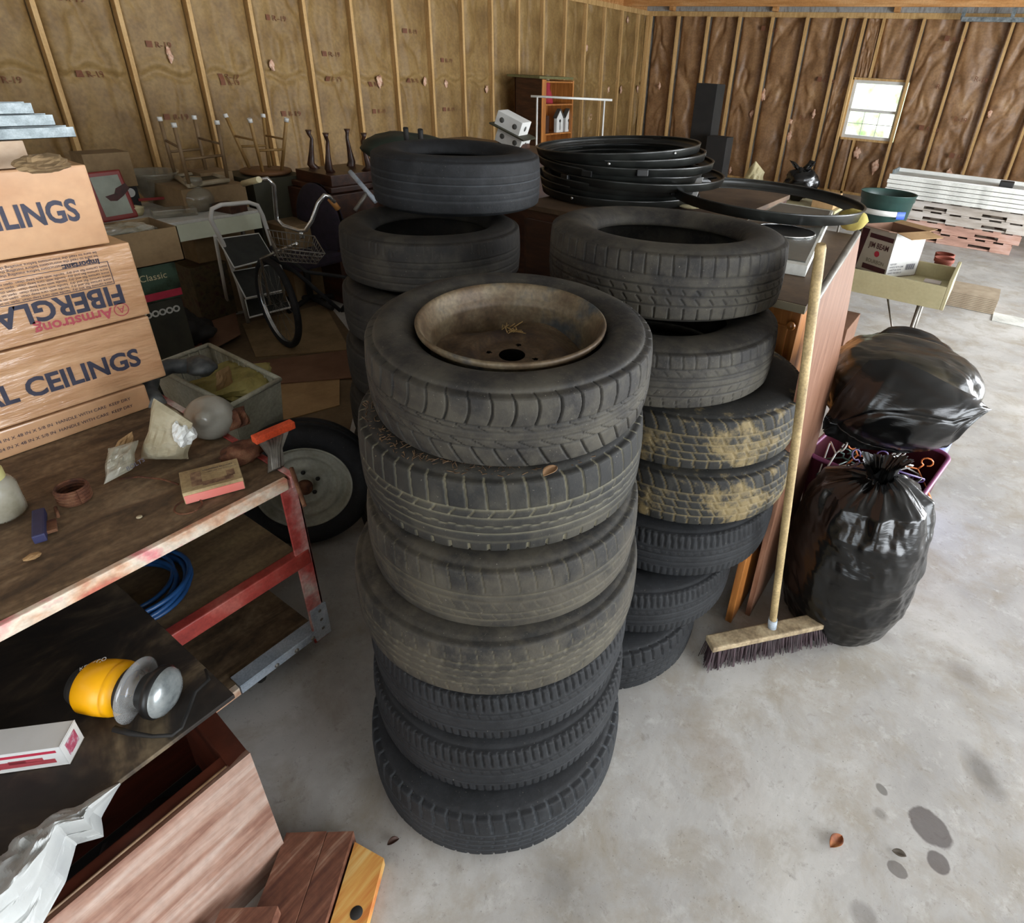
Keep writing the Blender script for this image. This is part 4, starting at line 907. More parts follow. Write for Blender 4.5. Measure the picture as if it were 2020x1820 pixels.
# ---- toy box (white and red long carton)
tb0 = thing('toy_truck_box', 'long white carton with a red stripe and red vehicle picture', 'box', (-1.5, .05, .490))
pA, pB, pC = at(138, 1505, .492), at(-40, 1530, .492), at(133, 1448, .55)
ex = (pA-pB); ex.z = 0; ex.normalize()
TMx = frame(pA, -ex, (0, 0, 1))  # x towards the left of photo
if TMx.col[1].xyz.dot(Vector((0, 0, 0))-pA) > 0: pass
sgn = -1 if (TMx.col[1].x > 0) else 1
MB().box((0, 0, 0), (.36, sgn*.055, .058), bev=.0015).xf(TMx).build('body', cartonwhite_m, tb0)
MB().box((.012, -sgn*.0008, .040), (.36, 0, .047)).xf(TMx).build('red_stripe', crimson_m, tb0)
MB().box((.02, -sgn*.0008, .010), (.07, 0, .022)).box((.07, -sgn*.0008, .010), (.12, 0, .028)).box((.04, -sgn*.0008, .020), (.10, 0, .030)).box((.12, -sgn*.0008, .008), (.17, 0, .020)).xf(TMx).build('vehicle_picture', M('dull_red_print', ['8a3038', '9c3c44'], 40), tb0)
MB().box((-.0008, sgn*.010, .012), (0, sgn*.045, .046)).xf(TMx).build('end_picture', M('dull_red_end', ['8a3048', 'a04c60', 'b0a8b0'], 60), tb0)
# ---- crumpled grey poly bag at lower left (draped)
def drape(u, v):
    P0, P1, P2, P3 = at(-60, 1690, .47), at(235, 1545, .47), at(130, 1700, .40), at(-60, 1900, .35)
    return P0*(1-u)*(1-v)+P1*u*(1-v)+P2*u*v+P3*(1-u)*v
dm = MB(); nx, ny = 56, 48
U, V_ = np.meshgrid(np.linspace(0, 1, nx+1), np.linspace(0, 1, ny+1), indexing='ij')
rgd = ridge(U*3.6+V_*2.5, V_*3.4-U*1.5, U*0+2.5, 3); wv = fbm(U*3, V_*4, U*0+1, 3)
P0, P1, P2, P3 = [at(-70, 1640, .49), at(240, 1538, .47), at(205, 1640, .44), at(150, 1730, .40)]
Q0, Q1 = at(-80, 1930, .33), at(60, 1850, .33)
vs = []
outline = [(0., (235, 1545), (-60, 1690)), (.15, (205, 1600), (-80, 1705)), (.3, (150, 1625), (-90, 1725)), (.5, (190, 1650), (-100, 1770)), (.7, (135, 1720), (-110, 1820)), (.85, (100, 1770), (-110, 1870)), (1., (60, 1870), (-110, 1930))]
topl = [(0., (236, 1543)), (.12, (165, 1578)), (.3, (130, 1590)), (.45, (85, 1608)), (.7, (20, 1655)), (1., (-60, 1690))]
for i in range(nx+1):
    for j in range(ny+1):
        u, v = i/nx, j/ny
        tx = np.interp(u, [t[0] for t in topl], [t[1][0] for t in topl]); ty = np.interp(u, [t[0] for t in topl], [t[1][1] for t in topl])
        bx = np.interp(u, [0, .12, .25, .4, .6, .8, 1], [238, 200, 205, 150, 130, 75, -60]); byy = np.interp(u, [0, .12, .25, .4, .6, .8, 1], [1546, 1612, 1650, 1665, 1740, 1840, 1960])
        x, y = tx+(bx-tx)*v, ty+(byy-ty)*v
        Zb = .475+.03*math.sin(PI*min(1, v*1.3))-.10*max(0, v-.5)
        p = at(x, y, Zb); e = min(1, u*6, v*5+.15, (1-v)*5+.15)
        p = p+Vector((.3, -.2, 1))*float(rgd[i, j]*.030+wv[i, j]*.026)*e
        vs.append(p)
dm.add(vs, [tuple(map(int, q)) for q in gridfaces(nx, ny)], None, False)
dm.build('poly_bag', silver_m, label='crumpled pale grey plastic sheet at the lower left corner', cat='plastic bag', solid=.001)

# ---- wooden chest lower left
ch = thing('wooden_chest', 'worn open wooden chest with veneered side at the lower left', 'chest', (-1.2, -.1, 0))
c1 = at(495, 1482, .35); c2 = at(110, 1822, .35)
xo = -1.058; yo = .325; zc = .35
bt = Vector((-.975, .30, 0))
def slab(name, quad, th, mat, parent):
    q = [Vector(p) for p in quad]; n = (q[1]-q[0]).cross(q[3]-q[0]).normalized()*th
    return MB().add(q+[p-n for p in q], [(0, 1, 2, 3), (7, 6, 5, 4), (0, 4, 5, 1), (1, 5, 6, 2), (2, 6, 7, 3), (3, 7, 4, 0)]).build(name, mat, parent)
slab('front_panel', [(-.975, -.75, 0), (-.975, .300, 0), (xo, yo-.005, zc), (xo, -.75, zc)], .018, chest_m, ch)
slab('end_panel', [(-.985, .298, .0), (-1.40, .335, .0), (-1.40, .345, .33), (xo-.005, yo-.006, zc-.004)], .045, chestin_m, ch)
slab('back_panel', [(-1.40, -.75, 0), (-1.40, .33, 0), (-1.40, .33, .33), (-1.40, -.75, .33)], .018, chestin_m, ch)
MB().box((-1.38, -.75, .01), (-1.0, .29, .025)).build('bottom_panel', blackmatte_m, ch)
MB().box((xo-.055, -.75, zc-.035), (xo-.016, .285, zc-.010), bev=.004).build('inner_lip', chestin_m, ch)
blob('black_cloth', (-1.20, .12, .10), (.10, .12, .07), blackmatte_m, 26, 14, .5, 3, label='black cloth heap inside the open wooden chest', cat='cloth')
MB().tube([(xo-.012, -.7, zc+.003), (xo-.012, .27, zc+.003)], .003, 6).build('edge_trim', M('worn_gilt_edge', ['5c4430', '7d6348'], 20, rough=.4), ch)
# planks at the bottom
pk = []
g1 = at(565, 1642, .06); g2 = at(697, 1637, .06); h1_ = at(545, 1900, .14)
ez = (at(640, 1820, .06)-g2); ez.z = 0; ez = ez.normalized()
def plank(name, a, b, L_, z0, z1, mat, label, cat='board', group=None):
    """a,b far edge endpoints, running in direction ez for L_"""
    q = [a, b, b+ez*L_, a+ez*L_]
    vs = [Vector((p.x, p.y, z)) for z in (z0, z1) for p in q]
    o = MB().add(vs, [(3, 2, 1, 0), (4, 5, 6, 7), (0, 1, 5, 4), (1, 2, 6, 5), (2, 3, 7, 6), (3, 0, 4, 7)])
    return o.build(name, mat, label=label, cat=cat, group=group)
plank('plank', g1, g1.lerp(g2, .60), .5, .002, .06, redwood_m, 'weathered red-brown plank nearest the veneered chest')
plank('plank', g1.lerp(g2, .61), g2, .5, .002, .056, redwood_m, 'narrow red-brown plank between the chest plank and orange board')
o1 = at(700, 1660, .035); o2 = at(757, 1692, .035)
ob = thing('pine_board', 'orange pine board with a round dark hole at the bottom edge', 'board', (o1.x, o1.y, 0))
q = [o1, o2, o2+ez*.5, o1+ez*.5]; vs = [Vector((p.x, p.y, z)) for z in (.002, .035) for p in q]
MB().add(vs, [(3, 2, 1, 0), (4, 5, 6, 7), (0, 1, 5, 4), (1, 2, 6, 5), (2, 3, 7, 6), (3, 0, 4, 7)]).build('board', orangepine_m, ob)
kh = at(703, 1800, .035); MB().lathe([(0, .0006), (.014, .0006), (.0145, 0)], 24, T(kh.x, kh.y, .0352)).build('knot_hole', blackmatte_m, ob)
f1 = at(436, 1792, .10); f2 = at(548, 1786, .10)
plank('plank', f1+Vector((0, 0, 0)), f2, .4, .002, .10, redwood_m, 'short brown plank end at the very bottom edge')

# ================================================================== RIGHT: cabinet, panel, broom
cab = thing('pine_cabinet', 'pine cabinet with brown top and round knob behind the right-hand tyres', 'cabinet', (-.8, 2.8, 0))
CT = 1.12; xr = -.43; yf = 2.13
def prism(q, z0, z1):
    vs = [Vector((p[0], p[1], z)) for z in (z0, z1) for p in q]; return MB().add(vs, [(3, 2, 1, 0), (4, 5, 6, 7), (0, 1, 5, 4), (1, 2, 6, 5), (2, 3, 7, 6), (3, 0, 4, 7)])
prism([(-1.15, yf-.02), (-.435, yf-.02), (-.56, 3.40), (-1.15, 3.40)], CT-.03, CT).build('top', browntop_m, cab)
prism([(-1.13, yf), (-.45, yf), (-.575, 3.38), (-1.13, 3.38)], .05, CT-.03).build('body', pine_m, cab)
prism([(-1.13, yf), (-.45, yf), (-.575, 3.38), (-1.13, 3.38)], .003, .05).build('plinth', darkwood_m, cab)
MB().box((-1.13, yf-.026, CT-.03), (-.435, yf-.0205, CT-.002)).build('front_edge', M('pale_edge', ['8f8368', 'a0957c'], 8), cab)
MB().box((-.78, yf-.018, .12), (-.48, yf-.001, CT-.09), bev=.003).build('door', pine_m, cab)
kn = onY(1563, 640, yf-.02); k_ = MB().lathe([(0, .028), (.012, .026), (.016, .018), (.009, .008), (.008, 0)], 20, T(kn.x, kn.y, kn.z) @ Rx(PI/2)).build('knob', pine_m, cab)
# leaning laminate panel
Xp = -.30
pn = thing('laminate_panel', 'tall brown wood-grain laminate panel standing behind the push broom', 'panel', (Xp, 1.95, 0))
pts = [(1.775, .0), (1.745, .65), (1.64, 1.16), (1.60, 1.31), (1.945, 1.415), (2.08, 1.17), (2.19, .93), (2.25, .57), (2.23, 0)]
n = len(pts); vs = [(Xp, y, z) for y, z in pts]+[(Xp-.018, y, z) for y, z in pts]
MB().add(vs, [tuple(range(n)), tuple(range(n, 2*n))[::-1]]+[(i, i+n, (i+1) % n+n, (i+1) % n) for i in range(n)]).build('face', laminate_m, pn)
MB().tube([(Xp-.009, 1.64, 1.165), (Xp-.009, 1.60, 1.312), (Xp-.009, 1.945, 1.418)], .010, 6).build('edge_band', steel_m, pn)
MB().box((Xp-.07, 1.70, .0), (Xp-.045, 2.06, .52), bev=.003).build('pine_plank', pine_m, label='orange pine plank upright behind the laminate panel', cat='board')
# push broom
bm0 = at(1400, 1322, 0); bm1 = at(1660, 1258, 0)
br = thing('push_broom', 'push broom with dark bristles and weathered wooden handle', 'broom', (bm0+bm1)/2)
hv = at(1398, 1275, .075); hw = at(1652, 1222, .075); d_ = (hw-hv); Lb = d_.length; FM = frame(hv, d_, (0, 0, 1))
MB().box((0, -.028, 0), (Lb, .030, .024), bev=.005).xf(FM).build('head_block', M('pale_worn_wood', ['7a6a52', '978568', 'a8987a'], 9, stretch=(3, 3, 3), rough=.7, fine=.2), br)
bb = MB(); rs = random.Random(4)
nb = 900
for k in range(nb):
    u = rs.random(); vv = rs.uniform(-.024, .026); x = u*Lb; p = FM @ Vector((x, vv, .002))
    sp = (u-.5)*.03; q = FM @ Vector((x+sp+rs.uniform(-.006, .006), vv*1.4-.012+rs.uniform(-.006, .006), 0)); q.z = .002+rs.random()*.004
    wv_ = .0022; t = (FM.col[0].xyz)*wv_
    bb.add([p-t, p+t, q+t*.7, q-t*.7], [(0, 1, 2, 3)])
bb.box((.008, -.02, -.055), (Lb-.008, .02, .001), FM)
bb.build('bristles', brush_m, br, kind='stuff')
hb = at(1523, 1236, .10); ht = ray(1620, 481)*1.37+Vector((0, 0, CAMH)); 
dirh = (ht-hb).normalized()
MB().tube([hb, hb+dirh*.03, hb+dirh*.05, ht-dirh*.01, ht], [.012, .013, .0125, .0125, .010], 14).build('handle', handle_m, br)
MB().tube([hb-dirh*.01, hb+dirh*.045], .0155, 14).build('ferrule', bluegrey_m, br)

# ---- trash bags
def bagshape(fn, nu, nv, mat, loc, **kw):
    th, v = np.meshgrid(np.linspace(0, 2*PI, nu, endpoint=False), np.linspace(0, 1, nv+1), indexing='ij')
    V = fn(th, v); V = np.stack(V, -1).reshape(-1, 3)
    return npmesh('trash_bag', V, gridfaces(nu, nv, wrapu=True), mat, None, loc, **kw)
def bag1(th, v):
    # v 0 bottom centre -> 1 top gather
    prof_v = [0, .06, .12, .3, .5, .68, .80, .88, .93, .96, 1.0]
    prof_r = [0.02, .20, .245, .285, .295, .275, .225, .12, .055, .06, .10]
    prof_z = [0.002, .002, .02, .16, .36, .52, .62, .665, .675, .70, .74]
    r = np.interp(v, prof_v, prof_r); z = np.interp(v, prof_v, prof_z)
    x, y = np.cos(th), np.sin(th)
    rg = ridge(x*1.6+v*2, y*1.6-v*3, v*4, 4); fold = np.sin(th*9+6*fbm(x*1.5, y*1.5, v*2, 2))*np.clip((v-.62)*3.5, 0, 1)
    r = r*(1+.05*fbm(x*1.5, y*1.5, v*3, 3)+.10*fold)-.018*np.maximum(0, rg-.1)*np.clip(v*8, 0, 1)-.012*np.abs(fbm(x*3+v*5, y*3, v*9, 3))
    sq = np.abs(np.cos(2*th)); r = r*(1+.03*sq)
    z = z+.02*fbm(x*3, y*3, v*6+3, 3)*np.clip((v-.3)*2, 0, 1)+.06*np.clip((v-.7)*3, 0, 1)*np.maximum(0, np.cos(th+.2))*(r > .06)
    lean = v*.0
    return r*x*.76+lean, r*y*.76, np.maximum(z*.93, .002)
bagshape(bag1, 260, 170, bag_m, (-.045, 2.0, 0), label='full black trash bag tied at the top, standing beside the broom', cat='trash bag', group='black trash bags')
# bag 2: pillow on the totes
def bag2(th, v):
    ph = v*PI; x = np.cos(th)*np.sin(ph); y = np.sin(th)*np.sin(ph); z = np.cos(ph)
    s = lambda a, p: np.sign(a)*np.abs(a)**p
    X = s(x, .8)*.262; Y = s(y, .85)*.25; Z = s(z, .8)*.175
    n = 1+.10*fbm(x*1.6+3, y*1.6, z*1.6, 3)-.06*np.maximum(0, ridge(x*1.2+4, y*3, z*1.6, 3)-.15)
    X, Y, Z = X*n, Y*n, Z*n
    return X, Y, Z
b2o = bagshape(bag2, 220, 130, bag2_m, (-.095, 2.40, .80), label='big black trash bag lying on the tubs of hangers, corner pointing right', cat='trash bag', group='black trash bags')
# front flap of bag 2 with its pointed corner
EC, EA = Vector((-.095, 2.40, .80)), (.285, .272, .190)
def on_bag(px, py, lift=1.0):
    d = ray(px, py); o = Vector((0, 0, CAMH))-EC
    D = Vector((d.x/EA[0]/lift, d.y/EA[1]/lift, d.z/EA[2]/lift)); O = Vector((o.x/EA[0]/lift, o.y/EA[1]/lift, o.z/EA[2]/lift))
    a, b, c = D.dot(D), 2*O.dot(D), O.dot(O)-1; q = b*b-4*a*c
    t = (-b-math.sqrt(q))/(2*a) if q > 0 else -b/(2*a)
    return Vector((0, 0, CAMH))+d*t
TOPL = [(1632, 815), (1665, 765), (1715, 712), (1765, 708), (1830, 735), (1890, 765), (1920, 782), (1944, 803)]
BOTL = [(1632, 860), (1668, 872), (1715, 882), (1765, 888), (1820, 887), (1868, 882), (1900, 850), (1944, 806)]
def flapfn(u, v):
    k = u*7; i = min(6, int(k)); f = k-i
    x0, y0 = TOPL[i][0]*(1-f)+TOPL[i+1][0]*f, TOPL[i][1]*(1-f)+TOPL[i+1][1]*f
    x1, y1 = BOTL[i][0]*(1-f)+BOTL[i+1][0]*f, BOTL[i][1]*(1-f)+BOTL[i+1][1]*f
    p = on_bag(x0+(x1-x0)*v, y0+(y1-y0)*v, 1.05)
    nn = float(ridge(np.array([u*3.+v]), np.array([v*1.6+u]), np.array([.5]), 3)[0])
    seam = math.exp(-((v-.62+.1*u)/.02)**2)
    return p+(p-EC).normalized()*(.018*nn-.008*seam+.012*math.sin(PI*v))
fb2 = MB().grid(flapfn, 90, 50).build('bag_flap', bag_m, b2o)
fb2.matrix_parent_inverse = Matrix.Identity(4); fb2.location = (0, 0, 0)
fb2.data.transform(Matrix.Translation(Vector(worldloc(b2o))-Vector(worldloc(b2o))))
b3o = bagshape(lambda th, v: bag2(th, v), 120, 70, bag_m, (-.14, 3.12, .40), label='black trash bag on the floor behind the laminate panel', cat='trash bag', group='black trash bags')
b3o.scale = (1, 1.1, 2.2)
# totes
def tub(name, cx, cy, w, d, h, z0, ang, wallm, label, rimm=None, taper=.85, th=.004):
    t = thing(name, label, 'tub', (cx, cy, z0))
    Mz = T(cx, cy, z0) @ Rz(ang); r = [(-w/2, -d/2), (w/2, -d/2), (w/2, d/2), (-w/2, d/2)]
    # rounded corners
    def ring(s, z, n=6, rad=.05):
        out = []
        for k, (sx, sy) in enumerate(((1, 1), (-1, 1), (-1, -1), (1, -1))):
            for j in range(n+1):
                a = PI/2*k+PI/2*j/n; out.append(((sx*(w/2-rad)+rad*math.cos(a))*s, (sy*(d/2-rad)+rad*math.sin(a))*s, z))
        return out
    a, b = ring(1, h), ring(taper, .004); K = len(a); mb = MB()
    mb.add(a+b+[(0, 0, .004)], [(i, K+i, K+(i+1) % K, (i+1) % K) for i in range(K)]+[(K+i, 2*K, K+(i+1) % K) for i in range(K)], Mz)
    mb.build('wall', wallm, t, solid=th)
    MB().tube([Mz @ Vector(p) for p in ring(1.02, h)], .009, 8, closed=True).build('rim', rimm or wallm, t)
    return t, Mz
tub('storage_tub', -.085, 2.40, .42, .42, .50, .002, -.15, maroon_m, 'maroon tub with mauve rim full of coat hangers', mauve_m)
tub('storage_tub', -.01, 2.84, .34, .36, .55, .002, -.1, lav_m, 'lavender tub under the lying trash bag, behind the hanger tub')
# coat hangers
hcols = [('orange', M('orange_plastic', ['d8743a', 'e28850'], 4, rough=.35)), ('white', M('white_plastic', ['c4c4c0', 'd4d4d0'], 4, rough=.35)), ('purple', M('purple_plastic', ['4c3a6a', '5c4a7c'], 4, rough=.35)), ('black', black_m), ('teal', M('teal_plastic', ['3c5650', '4c6860'], 4, rough=.35))]
hang_px = [(1822, 895, 0, .5), (1772, 892, 1, .3), (1760, 905, 1, 1.2), (1728, 890, 3, .2), (1718, 897, 1, .7), (1700, 915, 2, 1.3), (1768, 930, 1, 0), (1790, 945, 3, 1.0), (1745, 915, 2, .5), (1690, 905, 3, 0), (1668, 885, 4, .2), (1650, 890, 1, 1.4), (1785, 915, 2, 1.6), (1705, 930, 3, .9), (1735, 935, 1, .1), (1680, 880, 4, 1.1), (1760, 888, 3, 1.5), (1693, 893, 0, .4)]
hl = ['at the right end of the maroon tub', 'right of the tub middle', 'crossing the middle of the tub', 'near the tub middle', 'left of the tub middle', 'by the knot of the standing bag', 'lying flat across the tub', 'low at the right of the tub', 'behind the lying one', 'at the left of the tub', 'beside the laminate panel', 'leftmost beside the panel', 'tilted right of the middle', 'just above the standing bag', 'low in the tub middle', 'crossing next to the panel', 'hidden under the lying bag', 'left, close to the standing bag']
for i, (px, py, ci, an) in enumerate(hang_px):
    cn_, cm_ = hcols[ci]; p = at(px, py, .57); p.z = .50+.03*(i % 3); yy = random.uniform(-.5, .5)
    p.y = min(p.y, 2.55)
    w_ = .17; hk = [(0, 0, 0)]
    pts2 = [(w_, -.09), (0, 0), (-w_, -.09), (-w_*.96, -.10), (w_*.96, -.10), (w_, -.09)]
    hook = [(0, 0), (0, .03)]+[(.02*math.cos(a)-.0+.02*0, .05+.02*math.sin(a)) for a in np.linspace(PI*1.5, -.3*PI+0, 10)]
    Hm = T(p.x, p.y, p.z) @ Rz(an+yy) @ Rx(R_(random.uniform(-35, 35))) @ Ry(R_(random.uniform(-30, 30)))
    mb = MB().tube([Hm @ Vector((a*.75, 0, b*.9)) for a, b in pts2], .0035, 5)
    mb.tube([Hm @ Vector((a, 0, b)) for a, b in hook], .003, 5)
    mb.build('coat_hanger', cm_, label='%s plastic coat hanger %s' % (cn_, hl[i]), cat='hanger', group='coat hangers in the tubs')

# ================================================================== MIDDLE: dark cabinet with rings
dcab = thing('dark_cabinet', 'large dark brown wooden cabinet with a dusty top under the black rings', 'cabinet', (-1.7, 3.5, 0))
MB().box((-2.22, 2.76, CT-.035), (-1.17, 4.35, CT-.004), bev=.004).build('top', browntop_m, dcab)
MB().box((-2.20, 2.78, .04), (-1.18, 4.33, CT-.035)).build('body', darkwood_m, dcab)
for k in range(2): MB().box((-2.17+.5*k, 2.762, .12), (-1.70+.5*k, 2.779, CT-.08), bev=.004).build('door', darkwood_m, dcab)
def hoop(c, Rr, hh, tilt, az, name='hoop', label=None, w=.012, squash=1.0, az2=0):
    pr = [(Rr-.012, 0), (Rr-.006, .002), (Rr+.002, hh-.008), (Rr+.004, hh-.002), (Rr+.001, hh), (Rr-.008, hh-.001), (Rr-.010, hh-.005), (Rr-.004, hh-.010), (Rr-.016, .008), (Rr-.07, .006), (Rr-.07, .002), (Rr-.012, 0)]
    Mx = T(*c) @ Rz(.52) @ Ry(-tilt) @ Rz(az+az2) @ Matrix.Diagonal((1, squash, 1, 1))
    t = MB().lathe(pr, 110, Mx)
    o = t.build(name, ring_m, loc=c, label=label, cat='hoop', group='black plastic hoops piled on the dark cabinet')
    b = MB().box((Rr-.01, -.03, .008), (Rr+.016, .03, hh-.004), bev=.004); b.xf(Mx); b.build('clip', black_m, o)
    b = MB().lathe([(0, .004), (.006, .003), (.008, 0)], 10, Mx @ Rz(-1.9) @ T(Rr+.006, 0, hh*.6) @ Ry(PI/2)); b.build('rivet', chrome_m, o)
    return o
cx_, cy_ = -1.97, 3.40
lab = ['lowest', 'second lowest', 'third from the bottom', 'fourth from the bottom', 'fourth from the top', 'third from the top', 'second from the top', 'topmost']
par = [(.02, .0, .50, .0, 0), (.0, .01, .50, -.02, .5), (.02, .0, .50, -.03, 1.2), (.10, .05, .55, .0, .8), (.0, .02, .52, -.045, .2), (.05, .03, .53, .02, -.4), (.02, .02, .51, .05, .1), (-.01, .0, .51, .075, -.15)]
for k, (dx_, dy_, Rr, tl_, az) in enumerate(par):
    zz = CT+.006+k*.034
    hoop((cx_+dx_, cy_+dy_, zz), Rr-.025, .046, tl_, az+.66, label='%s black plastic hoop of the pile on the dark cabinet' % lab[k], az2=k*1.1-.9)
# flat hoop lying on cooktop
fo = hoop((-1.07, 3.50, CT+.062), .515, .055, R_(-1.5), .5, label='single black hoop lying flat to the right of the hoop pile', az2=2.7)
# cooktop / box under the hoop
ck = thing('cooktop_panel', 'old white-edged cooktop with a round black well on the pine cabinet', 'cooktop', (-.72, 3.0, CT))
q1, q2, q3, q4 = at(1545, 545, CT+.004), at(1588, 545, CT+.004), at(1640, 430, CT+.004), at(1530, 430, CT+.004)
qq = [Vector((-.98, q1.y, 0)), Vector((q2.x, q2.y, 0)), Vector((q3.x, q3.y, 0)), Vector((-1.05, q3.y, 0))]
def prism(q, z0, z1): 
    vs = [Vector((p.x, p.y, z)) for z in (z0, z1) for p in q]; return MB().add(vs, [(3, 2, 1, 0), (4, 5, 6, 7), (0, 1, 5, 4), (1, 2, 6, 5), (2, 3, 7, 6), (3, 0, 4, 7)])
prism(qq, CT+.002, CT+.045).build('body', dirtywhite_m, ck)
cq = sum(qq, Vector())/4; prism([cq+(p-cq)*.93 for p in qq], CT+.045, CT+.049).build('grey_top', M('grey_glass_top', ['4a4c48', '60625c'], 6, rough=.3), ck)
wp = at(1575, 445, CT+.055); MB().lathe([(.0, .0), (.13, .0), (.135, .004)], 40, T(wp.x-.02, wp.y-.15, CT+.0495)).build('black_well', black_m, ck)
MB().tube([(wp.x-.02+.137*math.cos(a), wp.y-.15+.137*math.sin(a), CT+.053) for a in np.linspace(0, 2*PI, 40)], .004, 6).build('well_rim', chrome_m, ck)
# paper, carton bits near rings
p5 = at(1340, 402, CT+.0)
slab('paper_packet', [(p5.x-.07, p5.y-.04, CT), (p5.x+.09, p5.y+.0, CT), (p5.x+.11, p5.y+.04, CT+.16), (p5.x+.01, p5.y+.02, CT+.13)], .01, cartonwhite_m, None)
o_ = bpy.data.objects['paper_packet']; tag(o_, 'white paper packet leaning at the right side of the hoop pile', 'paper')
blob('cream_carton_flap', (p5.x+.10, p5.y-.10, CT+.012), (.06, .035, .01), cream_m, 14, 8, .3, 2, flat=True, label='small cream cardboard flap in front of the white packet', cat='cardboard')
MB().box((-.80, 3.58, CT+.0), (-.62, 3.80, CT+.10), bev=.003).build('clear_bowl_base', glass_m, label='small glassy dish beyond the cooktop', cat='dish') if 0 else None
pc = at(1658, 462, CT+.03); blob('foam_cushion', (-.60, 3.50, CT+.055), (.075, .055, .055), foam_m, 26, 16, .25, 3, label='round yellow foam lump at the back corner of the pine cabinet', cat='foam')

# ================================================================== FAR THINGS on the floor
def bx(name, a, b, mat, label, cat, ang=0, group=None, bev=.004):
    c = ((a[0]+b[0])/2, (a[1]+b[1])/2, a[2]); Mx = T(*c) @ Rz(ang) @ T(-c[0], -c[1], -c[2])
    return MB().box(a, b, Mx, bev=bev).build(name, mat, loc=c, label=label, cat=cat, group=group)
# black tall cabinets: px 1365-1435 y165-370
Yk = 8.6
a = onY(1362, 262, Yk); b = onY(1400, 165, Yk)
bx('tall_speaker', (a.x, Yk, 0), (a.x+.30, Yk+.28, b.z), blackmatte_m, 'tall slim black cabinet standing before the far wall', 'cabinet')
a = onY(1405, 268, Yk-.2); c_ = onY(1438, 268, Yk-.2)
bx('low_speaker', (a.x-.05, Yk-.25, 0), (c_.x, Yk-.02, a.z), blackmatte_m, 'shorter black cabinet in front of the tall slim one', 'cabinet')
# supporting table for bags (behind cabinets)
Yt = 6.3
z_t = .72
tb_ = thing('long_table', 'long low table against the far wall carrying small bags', 'table', (-3.1, Yt+.3, 0))
MB().box((-3.9, Yt, z_t-.03), (-1.25, Yt+.7, z_t)).build('tabletop', beige_m, tb_)
for x in (-3.85, -1.3):
    for y in (Yt+.05, Yt+.65): MB().tube([(x, y, 0), (x, y, z_t-.03)], .014, 8).build('leg', steel_m, tb_)
def onZfit(px, py, Y): return onY(px, py, Y)
a = onY(1478, 370, Yt+.3); t_ = onY(1480, 325, Yt+.3); wdt = (onY(1500, 350, Yt+.3)-onY(1450, 350, Yt+.3)).length
flatbag('cream_bag', [(a.x-wdt*.6, Yt+.3, z_t), (a.x+wdt*.5, Yt+.35, z_t), (a.x+wdt*.42, Yt+.35, t_.z-.06), (a.x+wdt*.02, Yt+.33, t_.z+.04)], .06, cream_m, .03, 'pale cream paper bag standing left of the black bag', 'bag', 4)
a = onY(1575, 375, Yt+.3); t_ = onY(1575, 330, Yt+.3)
blob('black_bag', (a.x, Yt+.3, (z_t+t_.z)/2+.0), (.15, .12, (t_.z-z_t)/2), bag_m, 36, 24, .5, 5, label='small knotted black bag in front of the far wall', cat='bag')
for k, (px, py) in enumerate(((1560, 318), (1602, 318))):
    e = onY(px, py, Yt+.3); flatbag('bag_ear', [(a.x-.04, Yt+.3, t_.z-.05), (a.x+.05, Yt+.3, t_.z-.05), (e.x+.04, Yt+.3, e.z), (e.x-.02, Yt+.3, e.z+.01)], .015, bag_m, .02, 'black bag end sticking up, %s of the small black bag' % ('left' if k == 0 else 'right'), 'bag', k, nx=6, ny=8)
a = onY(1590, 392, Yt-.2); b = onY(1635, 375, Yt-.2)
bx('small_carton', (a.x, Yt+.05, z_t), (b.x+.02, Yt+.35, z_t+.12), card_m, 'small open cardboard carton right of the black bag', 'box')

# trash can at right
tcx, tcy, tz = -.94, 7.12, .84
tcn = thing('trash_can', 'dark green open trash can with white handle strip by the beam carton', 'trash can', (tcx, tcy, 0))
rr_ = .26
MB().lathe([(0, .004), (.16, .004), (.165, .02), (rr_-.012, tz-.07), (rr_-.004, tz-.065), (rr_, tz-.005), (rr_+.008, tz), (rr_+.004, tz+.004), (rr_-.006, tz-.004), (rr_-.02, tz-.07), (.155, .03), (0, .03)], 48, T(tcx, tcy, 0)).build('body', green_m, tcn)
MB().lathe([(rr_-.002, tz-.19), (rr_+.004, tz-.19), (rr_+.004, tz-.14), (rr_-.002, tz-.14)], 30, T(tcx, tcy, 0), a0=-2.2, a1=-.7).build('handle_strip', white_m, tcn)
MB().lathe([(rr_+.002, tz-.21), (rr_+.007, tz-.21), (rr_+.007, tz-.14), (rr_+.002, tz-.14)], 8, T(tcx, tcy, 0), a0=-.95, a1=-.6).build('blue_sticker', M('blue_sticker', ['3450b0', '4460c0'], 3), tcn)
